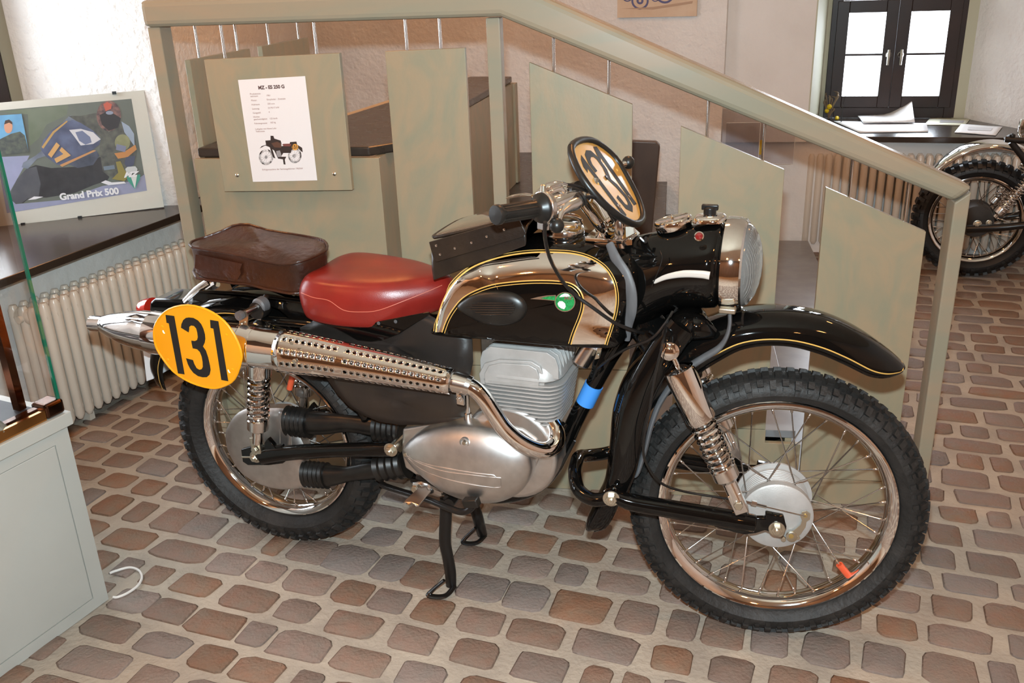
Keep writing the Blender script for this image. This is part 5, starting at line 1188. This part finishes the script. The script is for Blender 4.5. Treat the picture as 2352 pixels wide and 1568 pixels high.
for t,x,y in (('Produktions-',316,335),('zeitraum:',322,365),('Motor:',332,420),('Hubraum:',338,476),('Leistung:',345,532),('Gangzahl:',355,587),('Höchst-',360,640),('geschwindigkeit:',368,672),('Fahrzeugmasse:',375,727),('1961',535,355),('Einzylinder - Zweitakt',540,408),('250 ccm',550,465),('23 PS/17 kW',557,520),('4',565,575),('125 km/h',578,662),('165 kg',585,715),('Leihgabe von Horst Lohr',388,802),('Tiefenstein',392,834),('Erfolgsmaschine der Sechstagefahrten 1963/64',480,1343)):
    T(t,x,y,21 if x!=480 else 22)
def ring(name,f,cx_,cy_,rx,ry,w,mat,parent,n=24,k=1,nn=None):
    vs=[];fs=[]
    for i in range(n):
        a=2*PI*i/n
        for s in (1,1-w): vs.append(f(cx_+rx*s*math.cos(a),cy_+ry*s*math.sin(a),k))
    for i in range(n): j=(i+1)%n; fs.append([2*i,2*j,2*j+1,2*i+1])
    mb=MB(); mb.add(vs,fs); return mb.build(name,mat,parent,recalc=False,smooth=False)
def polyf(name,f,pts,k,mat,parent):
    mb=MB(); mb.add([f(x,y,k) for x,y in pts],[list(range(len(pts)))]); return mb.build(name,mat,parent,recalc=False,smooth=False)
pr_dark=M('print_dark',(.035,.022,.018),.5); pr_grey=M('print_grey',(.30,.28,.28),.5); pr_brown=M('print_brown',(.11,.05,.03),.5); pr_y=M('print_yellow',lin(225,160,70),.5)
ring('printed_wheel',I,530,1165,97,107,.20,pr_dark,ish); ring('printed_wheel',I,912,1145,90,102,.20,pr_dark,ish)
ring('printed_rim',I,530,1165,74,82,.08,pr_grey,ish); ring('printed_rim',I,912,1145,68,78,.08,pr_grey,ish); ring('printed_hub',I,530,1165,20,22,.98,pr_grey,ish); ring('printed_hub',I,905,1150,24,26,.98,pr_grey,ish)
for i in range(12):
    a=2*PI*i/12
    for cx_,cy_,r in ((530,1165,72),(912,1145,66)): polyf('printed_spoke',I,[(cx_+14*math.cos(a),cy_+14*math.sin(a)),(cx_+r*math.cos(a),cy_+r*math.sin(a)),(cx_+r*math.cos(a)+3,cy_+r*math.sin(a)+3),(cx_+14*math.cos(a)+3,cy_+14*math.sin(a)+3)],1.1,pr_grey,ish)
polyf('printed_bodywork',I,[(520,945),(590,940),(590,880),(628,882),(640,918),(725,945),(735,980),(735,1020),(840,1000),(850,965),(935,958),(945,1000),(1010,1040),(1020,1100),(1000,1090),(960,1050),(870,1060),(860,1110),(760,1110),(730,1160),(800,1160),(780,1200),(790,1265),(765,1262),(755,1195),(690,1185),(640,1080),(600,1050),(570,1030),(520,1010),(445,1050),(470,1020),(530,1000)],1.2,pr_dark,ish)
polyf('printed_tank',I,[(600,980),(680,960),(730,985),(735,1040),(640,1035)],1.4,pr_brown,ish); polyf('printed_saddle',I,[(745,1000),(760,988),(850,985),(868,1000),(850,1022),(770,1020)],1.4,M('print_red',(.20,.06,.05),.5),ish)
polyf('printed_engine',I,[(665,1085),(715,1075),(730,1120),(740,1160),(690,1165),(670,1130)],1.4,pr_grey,ish); polyf('printed_fork_leg',I,[(575,1020),(600,1020),(640,1140),(655,1185),(625,1170)],1.4,pr_dark,ish)
ring('printed_plate',I,917,1032,42,42,.999,pr_y,ish,k=1.6); text_mesh('131',55*ppm*1.2,pr_dark,'text_line',ish,I(878,1055,2.2),ux,uv,extrude=.00005,bold=.0004,sx=.8)
# ------------------------------------------------------------------ poster on the left sill
bd=V((-1.324,1.198,0))-V((-1.796,.796,0)); bd.normalize(); pn=V((-bd.y,bd.x,0)); til=-.10; pnn=pn*math.cos(til)+EZ*math.sin(til); pnn.normalize()
pf=-pnn if pnn.dot(CAMP-V((-1.3,1.2,.7)))<0 else pnn
pb=V((-1.324,1.198,.662))
Q=lambda x,y,k=0: on(x/2.8,y/2.8,pb,pnn)+pf*(.0006*k)
po=thing('framed_poster','framed racing poster of a rider on motorcycle number 17 leaning on the dark left sill','poster',Q(500,1390))
flat('mat_board',[Q(-145,672),Q(925,580),Q(1055,1330),Q(-25,1462)],M('poster_mat',lin(205,203,192),.5),po,.002,pf); flat('backing',[Q(-145,672),Q(925,580),Q(1055,1330),Q(-25,1462)],M('poster_backing',(.25,.2,.15),.7),po,-.008,pf)
def PQ(name,pts,col,k,rough=.5,col2=None,sc=20): 
    key='print_%d_%d_%d'%tuple(col); m=bpy.data.materials.get(key) or M(key,lin(*col),rough,0,col2=lin(*col2) if col2 else None,scale=sc,mix=(.3,.7)); return polyf(name,Q,pts,4+k,m,po)
PQ('printed_background',[(-65,715),(845,635),(945,1225),(45,1370)],(112,118,110),0,col2=(84,92,84),sc=5)
PQ('printed_road',[(-22,1010),(190,1000),(150,1080),(66,1230),(100,1312),(400,1285),(660,1195),(870,1160),(930,1120),(945,1225),(45,1370)],(150,154,184),.5,col2=(140,146,172))
PQ('printed_blur',[(0,718),(440,672),(430,740),(300,800),(250,890),(190,940),(180,735)],(120,128,112),.5,col2=(98,110,90),sc=9)
PQ('printed_tyre',[(78,1290),(68,1240),(110,1150),(170,1085),(230,1060),(330,1080),(520,1070),(640,1010),(700,1000),(720,1110),(690,1160),(600,1190),(480,1240),(300,1270),(200,1265),(150,1305),(100,1308)],(52,50,54),1,col2=(34,34,38))
PQ('printed_tyre_side',[(78,1290),(68,1240),(110,1150),(170,1085),(235,1070),(262,1180),(250,1262),(180,1275),(140,1305),(100,1308)],(86,88,94),1.5,col2=(70,72,80))
PQ('printed_screen',[(180,1085),(140,1075),(150,1045),(230,1000),(290,950),(330,860),(420,770),(450,742),(560,760),(600,830),(560,900),(300,1000),(240,1020)],(126,136,150),1.5,col2=(96,104,120))
PQ('printed_rider_back',[(440,745),(520,745),(620,725),(640,790),(700,850),(780,780),(860,850),(882,950),(875,1010),(850,1060),(800,1090),(830,1140),(800,1170),(720,1150),(660,1100),(640,960),(650,880),(560,820)],(66,68,66),2,col2=(100,102,92),sc=40)
PQ('printed_shoulder',[(780,780),(830,810),(862,860),(866,940),(840,905),(800,850)],(150,165,185),2.5)
PQ('printed_fairing',[(262,960),(280,900),(330,840),(400,790),(470,770),(520,790),(600,840),(648,890),(640,930),(600,960),(480,1020),(420,1060),(370,1060),(300,1010)],(98,108,138),3,col2=(64,72,98),sc=16)
PQ('printed_white_patch',[(445,835),(520,828),(600,850),(648,895),(600,925),(520,935),(480,880)],(205,205,210),3.5); PQ('printed_emblem',[(485,850),(530,840),(580,880),(590,915),(550,930),(510,905)],(110,120,150),3.8)
PQ('printed_stripe',[(385,1060),(600,965),(620,968),(400,1072)],(190,140,90),4); PQ('printed_stripe',[(268,945),(340,845),(430,775),(436,782),(350,855),(280,955)],(185,150,90),4)
PQ('printed_lower_fairing',[(440,1055),(620,965),(640,1000),(600,1060),(500,1080)],(84,92,112),3.6,col2=(50,56,70))
def ell(cx_,cy_,rx,ry,n=20): return [(cx_+rx*math.cos(2*PI*i/n),cy_+ry*math.sin(2*PI*i/n)) for i in range(n)]
PQ('printed_helmet',ell(700,745,79,98),(56,48,58),4,col2=(150,110,100),sc=50); PQ('printed_visor',[(640,740),(690,715),(740,735),(778,760),(760,820),(700,840),(655,800)],(40,36,40),4.5); PQ('printed_helmet_band',[(665,670),(690,655),(720,670),(715,700),(680,715)],(190,90,70),4.6); PQ('printed_helmet_badge',ell(705,725,24,12),(140,150,170),4.8)
PQ('printed_glove',ell(788,915,50,52),(150,152,110),5,col2=(120,122,90)); PQ('printed_badge',[(750,925),(812,940),(805,978),(745,962)],(120,125,150),5.4); PQ('printed_knee',[(735,985),(800,975),(870,930),(880,960),(820,1010),(760,1020)],(190,130,70),5.2); PQ('printed_boot',[(745,1040),(775,1035),(800,1090),(830,1130),(800,1165),(720,1150),(760,1110)],(140,128,60),5.2); PQ('printed_arm',[(810,1010),(870,1000),(860,1060),(820,1085),(800,1050)],(70,76,100),5.2); PQ('printed_fork_leg',[(665,1070),(735,1060),(740,1085),(670,1095)],(110,125,140),5.3)
PQ('printed_footrest_glint',[(650,1172),(680,1158),(720,1172),(800,1166),(810,1178),(700,1190)],(225,225,230),5.4); PQ('printed_footrest_glint',[(180,1285),(220,1262),(280,1264),(230,1280)],(225,225,230),5.4)
qx=(Q(825,1235)-Q(390,1282)).normalized(); qz=pf.cross(qx); qm=(Q(825,1235)-Q(390,1282)).length/438
wht=M('print_white',(.8,.8,.82),.5); org=M('print_orange',lin(205,160,100),.5)
text_mesh('Grand Prix 500',62*qm,wht,'poster_lettering',po,Q(388,1285,11),qx,qz,extrude=.0001,bold=.0016,sx=.98)
d1=(Q(394,1056)-Q(318,988)).normalized(); d2=(Q(372,910)-Q(318,988)).normalized(); text_mesh('17',125*qm,org,'poster_number',po,Q(300,975,11),d1,d2,extrude=.0001,bold=.005)
PQ('printed_portrait_sky',[(-58,745),(140,732),(186,975),(-10,1002)],(110,168,205),5,col2=(96,150,190)); PQ('printed_portrait_body',[(-20,905),(30,880),(70,860),(130,845),(160,870),(186,975),(-10,1002)],(96,104,92),5.5,col2=(60,66,70),sc=60); PQ('printed_face',ell(55,815,27,42),(205,150,120),6); PQ('printed_hair',[(28,800),(35,775),(60,768),(80,785),(80,800),(60,788)],(70,50,40),6.3)
PQ('printed_shield',[(812,1128),(902,1120),(900,1150),(868,1215),(822,1160)],(60,150,130),7); PQ('printed_shield_wedge',[(838,1125),(882,1122),(868,1212)],(215,218,215),7.4); PQ('printed_cup',[(806,1085),(820,1072),(870,1068),(884,1085),(880,1110),(815,1115)],(196,200,200),7.2)
text_mesh('MZ',46*qm,wht,'poster_emblem_letters',po,Q(798,1140,14),qx,qz,extrude=.0001,bold=.0015,shear=.45,sx=1.25)
flat('glass_sheet',[Q(-145,672,16),Q(925,580,16),Q(1055,1330,16),Q(-25,1462,16)],gsheet,po,.002,pf)
for x,y in ((735,597),(515,1396),(150,1440)): 
    mb=MB(); box(mb,Q(x,y,8),bd*.008,pf*.010,EZ*.006); mb.build('frame_clip',satin,po,smooth=False)
# ------------------------------------------------------------------ display cabinet at the left
cabm=M('pale_grey_laminate',lin(182,184,178),.42,0,col2=lin(176,178,172),scale=3); brass=M('gold_anodised_rail',lin(205,150,90),.14,1); dmir=M('dark_bronze_mirror',lin(84,60,48),.10,1); bronze=M('bronze_post',lin(120,72,44),.2,1)
c0=V((-.327,-.425,0)); cd=V((-.104,-.995,0)).normalized(); ci=V((-.995,.104,0))
cab=thing('display_cabinet','pale grey display cabinet with glass case at the left edge of the photo','cabinet',c0+ci*.3+cd*.4)
CB=lambda a,b,z: c0+cd*a+ci*b+V((0,0,z))
def cbox(name,a0,a1,b0,b1,z0,z1,mat,parent=cab,bev=0): mb=MB(); box(mb,CB((a0+a1)/2,(b0+b1)/2,(z0+z1)/2),cd*((a1-a0)/2),ci*((b1-b0)/2),EZ*((z1-z0)/2)); return mb.build(name,mat,parent,smooth=False,bev=bev)
cbox('body',0,1.0,.004,.72,.0,.535,cabm)
cbox('door_panel',.045,.94,-.0,.02,.035,.498,cabm,bev=.0015)
for q in ((.0,.043,.0,.535),(.942,1.0,.0,.535),(.043,.942,.0,.033),(.043,.942,.50,.535)): cbox('frame_rail',q[0],q[1],.0,.02,q[2],q[3],cabm)
cbox('top_rim',-.012,1.012,-.012,.735,.536,.572,cabm,bev=.002)
cbox('case_floor',.02,.98,.03,.70,.573,.578,M('case_floor_cloth',(.02,.02,.025),.5))
cbox('gold_rail',.05,.98,-.002,.016,.573,.600,brass); cbox('inner_rail',.05,.98,.016,.034,.573,.604,dmir); cbox('corner_block',-.004,.05,-.006,.05,.573,.612,dmir,bev=.008)
g1=cbox('glass_pane',.008,.99,.001,.006,.602,1.42,gsheet); g2=cbox('glass_pane',.001,.006,.008,.70,.602,1.42,gsheet); cbox('glass_edge',.0005,.0075,.0005,.0075,.60,1.42,gedge); cbox('case_post',.03,.05,.095,.12,.58,1.42,bronze)
cbox('case_top',-.005,1.0,-.005,.72,1.42,1.44,dmir)
cbox('white_card',.14,.50,.05,.36,.579,.583,paper)
rk=MB(); rnd=random.Random(3); base=CB(.17,.06,.5845); rings=[]
for z,s in ((0,1),(.012,1.05),(.024,.85),(.030,.5)): rings.append([base+V((math.cos(a)*.055*s*(1+.15*rnd.random()),math.sin(a)*.035*s*(1+.2*rnd.random()),z)) for a in [2*PI*k/10 for k in range(10)]])
loft(rk,rings); tag(rk.build('mineral_exhibit',M('green_grey_stone',(.10,.12,.10),.7,0,col2=(.2,.21,.18),scale=40,bump=.5),None),'grey-green stone exhibit inside the glass case of the pale grey cabinet','stone')
mb=MB(); tube(mb,[G(252,1316,.008),G(265,1311,.007),G(296,1303,.006),G(318,1309,.006),G(326,1325,.006),G(316,1345,.006),G(292,1362,.006),G(270,1371,.006),G(260,1371,.006)],.0038,10,8)
tag(mb.build('power_cable',M('white_cable',(.75,.72,.68),.4),None),'white power cable looping on the cobbles beside the pale grey cabinet','cable')
# ------------------------------------------------------------------ things round the right window
sg=(0,0,1)
def paper_on(name,label,px,z,mat=paper,curl=0,cat='paper',th=.0008,lines=None):
    P=[G(x,y,z) for x,y in px]; mb=MB(); n=8; m=6; vs=[];fs=[]
    for i in range(n+1):
        for j in range(m+1):
            u,v=i/n,j/m; p=P[0].lerp(P[1],u).lerp(P[3].lerp(P[2],u),v); vs.append(p+EZ*(curl*max(0,u-.4)**2*3*(1-v)+.0006*math.sin(u*7+v*5)))
    for i in range(n):
        for j in range(m): a=i*(m+1)+j; fs.append([a,a+1,a+m+2,a+m+1])
    mb.add(vs,fs); o=mb.build(name,mat,None,recalc=False); so=o.modifiers.new('solid','SOLIDIFY'); so.thickness=th; so.offset=1; o.data.update()
    tag(o,label,cat); return o,P
zz=.6725
p1_=paper_on('paper_sheets','stack of white papers with a curled corner on the right window sill',[(1970,268),(2088,262),(2101,281),(1983,282)],zz+.012,curl=.10,th=.006)
p2_=paper_on('paper_sheets','wide white sheets lying flat in front of the curled stack on the sill',[(1915,279),(2128,284),(2132,303),(1975,305)],zz,th=.003)
yl=M('yellowed_paper',lin(205,205,185),.5)
p3_=paper_on('photo_sheet','yellowish printed sheet lying at the back right of the window sill',[(2138,270),(2230,272),(2216,288),(2122,287)],zz,mat=yl)
p4_=paper_on('photo_sheet','white printed sheet hanging over the front edge of the right window sill',[(2208,285),(2303,291),(2287,311),(2192,304)],zz+.001)
mb=MB(); P=[G(x,y,zz+.0025) for x,y in ((2160,275),(2215,277),(2212,282),(2158,281))]; prism(mb,P,(0,0,.0003)); mb.build('printed_picture',pr_grey,p3_[0],smooth=False)
mb=MB(); P=[G(x,y,zz+.0035) for x,y in ((2225,291),(2280,294),(2276,300),(2222,298))]; prism(mb,P,(0,0,.0003)); mb.build('printed_picture',M('print_light_grey',(.6,.6,.62),.5),p4_[0],smooth=False)
# dried bouquet
dr=thing('dried_bouquet','dried brown and yellow bouquet on the sill beside the left side of the right window','bouquet',V((1.335,3.98,.671)))
rnd=random.Random(11); drm=M('dried_plant',(.16,.11,.08),.8,0,col2=(.26,.2,.12),scale=30); yf=M('yellow_flower',lin(215,185,20),.5)
for k in range(16):
    a=rnd.random()*6.28; r=.008+rnd.random()*.03; h=.05+rnd.random()*.10; P=[V((1.335,3.98,.672)),V((1.335+r*math.cos(a)*.6,3.98+r*math.sin(a)*.6,.672+h*.6)),V((1.335+r*math.cos(a)*1.2,3.98+r*math.sin(a)*1.2,.672+h)),V((1.335+r*math.cos(a+1)*1.2,3.98+r*math.sin(a+1),.672+h*1.08))]
    mb=MB(); tube(mb,P,[.003,.004,.006,.001],6,4); mb.build('stem',drm,dr)
for dx,dz,r in ((.0,.075,.016),(-.012,.05,.014)): mb=MB(); lathe(mb,[(.0,-r),(r*.7,-r*.7),(r,0),(r*.7,r*.7),(.0,r)],V((1.335+dx,3.955,.672+dz)),EZ,12); mb.build('flower_head',yf,dr)
mb=MB(); c=V((1.385,3.93,.684)); r=.013; lathe(mb,[(.0,-r),(r*.7,-r*.7),(r,0),(r*.7,r*.7),(.0,r)],c,EZ,14,ell=(2,1)); tag(mb.build('yellow_ornament',yf,None),'small yellow fruit-like ornament in front of the dried bouquet','ornament')
mb=MB(); c=V((1.412,3.85,.671)); lathe(mb,[(.012,0),(.010,.003),(.003,.006),(.0028,.10),(.0015,.102)],c,EZ,10); tube(mb,[c+V((0,0,.1)),c+V((.012,.0,.175)),c+V((.03,0,.235))],.0012,5,3); tag(mb.build('thin_stand',satin,None),'thin black rod standing on the sill between bouquet and papers','stand')
# acrylic leaflet box on the wall
ab=thing('leaflet_holder','clear acrylic leaflet holder on the white wall under the sloping handrail','holder',V((.95,3.20,.55)))
wn=V((-.18,.984,0)); wx=V((.984,.18,0)); wp=V((.86,3.24,0)); AB=lambda u,z,o: wp+wx*u+EZ*z-wn*o
for nm,u0,u1,z0,z1,o in (('back_plate',-.07,.16,.53,.83,.002),('front_plate',-.04,.14,.53,.76,.05),('side_plate',.14,.33,.53,.78,.02)):
    mb=MB(); box(mb,AB((u0+u1)/2,(z0+z1)/2,o),wx*((u1-u0)/2),wn*.0015,EZ*((z1-z0)/2)); mb.build(nm,acr,ab,smooth=False)
em=M('acrylic_edge',(.75,.78,.78),.2)
for u0,z0,u1,z1,o in ((-.07,.83,.16,.83,.002),(-.04,.76,.14,.76,.05),(.14,.53,.14,.76,.05),(.14,.78,.33,.78,.02),(.33,.53,.33,.78,.02),(.14,.53,.33,.53,.02),(-.04,.53,.14,.53,.05)):
    mb=MB(); tube(mb,[AB(u0,z0,o),AB(u1,z1,o)],.0018,6,0); mb.build('edge',em,ab)
mb=MB(); box(mb,AB(.15,.62,.012),wx*.008,wn*.001,EZ*.04); tag(mb.build('leaflet',M('yellow_leaflet',lin(230,190,30),.5),None,smooth=False),'small yellow leaflet inside the clear acrylic holder','leaflet')
# wall picture
wpz=thing('wall_picture','beige picture with a blue sketch of wheels hung on the white back wall','picture',V((.43,3.19,1.31)))
mb=MB(); box(mb,V((.431,3.197,1.50)),V((.2145,0,0)),V((0,.008,0)),V((0,0,.188))); mb.build('canvas',M('beige_canvas',lin(206,178,150),.6,0,col2=lin(214,190,164),scale=12),wpz,smooth=False)
blu=M('sketch_blue',lin(90,90,130),.6); WQ=lambda x,y,k=0: on(x,y,(0,3.188,0),(0,1,0))+V((0,-.0003*k,0))
for cx_,cy_,r in ((1470,2,20),(1527,-14,22),(1441,-8,12),(1505,-6,10)): ring('sketched_wheel',WQ,cx_,cy_,r,r,.22,blu,wpz); ring('sketched_hub',WQ,cx_,cy_,r*.4,r*.4,.6,blu,wpz)
polyf('sketched_body',WQ,[(1430,-30),(1480,-34),(1560,-30),(1580,-12),(1560,-2),(1545,-8),(1500,-18),(1430,-12)],1.2,blu,wpz)
mb=MB(); polyf('sketch_shadow',WQ,[(1425,20),(1500,22),(1590,8),(1592,2),(1500,16)],1.1,M('sketch_brown',lin(180,150,125),.6),wpz)
# ------------------------------------------------------------------ second motorcycle behind, rear wheel in view
m2=thing('motorcycle','dark motorcycle with polished rear mudguard standing in front of the right radiator','motorcycle',V((2.3,3.08,0)))
C2=V((2.112,3.13,.306)); B_=B; B=m2
dkrub=M('clean_tyre_rubber',(.012,.012,.012),.5)
wheel(m2,C2,EY,EX,EZ,.305,.222,.03,.05,44,.014,'rear',hubr=.06,flange=.045,dsk=dkrub)
mb=MB(); lathe(mb,[(.03,-.06),(.078,-.058),(.084,-.045),(.084,.03),(.09,.034),(.09,.05),(.03,.055)],C2,EY,32); part('rear_hub',mb,M('dark_hub',(.06,.055,.05),.4,.5),m2)
F2=[(137,.336,.325,.045),(130,.345,.318,.06),(118,.364,.332,.066),(106,.382,.348,.068),(92,.396,.362,.068),(78,.404,.370,.068),(62,.408,.374,.068),(45,.405,.372,.068)]
f2_,_,_=fender('rear_mudguard',C2,EX,EY,EZ,F2,chrome)
for s in (-1,1):
    sh,d,L=shock(V((2.345,3.13+s*.115,.60)),V((2.175,3.13+s*.115,.33)),'rear_shock',0,0,.02,.024,.012,par=m2,coverlen=.16,sl=.80,turns=13)
mb=MB(); tube(mb,[C2+V((-.04,-.10,-.03)),V((2.25,2.98,.31)),V((2.50,2.98,.36))],[.022,.018,.018],12,4); part('swing_arm',mb,satin,m2); mb=MB(); tube(mb,[C2+V((-.04,.10,-.03)),V((2.25,3.18,.31)),V((2.50,3.18,.36))],[.022,.018,.018],12,4); part('swing_arm',mb,satin,m2)
mb=MB(); bolt(mb,C2+V((0,-.112,0)),-EY,.014,.012); bolt(mb,C2+V((.05,-.115,.01)),-EY,.010,.010); tag(part('axle_nuts',mb,zinc,m2,smooth=False),kind='stuff')
mb=MB(); tube(mb,[V((2.20,3.0,.72)),V((2.30,3.0,.60)),V((2.36,3.0,.48)),V((2.42,3.0,.36)),V((2.52,3.0,.30))],.016,10,5); tube(mb,[V((2.20,3.16,.72)),V((2.30,3.16,.60)),V((2.36,3.16,.48)),V((2.42,3.16,.36)),V((2.52,3.16,.30))],.016,10,5); tube(mb,[V((2.17,2.99,.735)),V((2.26,2.99,.73)),V((2.5,2.99,.73))],.014,10,3); lathe(mb,[(.0,-.014),(.012,-.008),(.014,0),(.012,.008),(.0,.014)],V((2.20,2.99,.75)),EZ,12); part('rear_frame',mb,satin,m2)
mb=MB(); lathe(mb,[(.0,-.055),(.035,-.048),(.05,-.02),(.05,.03),(.045,.05)],V((2.285,3.1,.765)),(0,0,1),24,ell=(.8,1)); part('rear_lamp_body',mb,chrome,m2)
B=B_
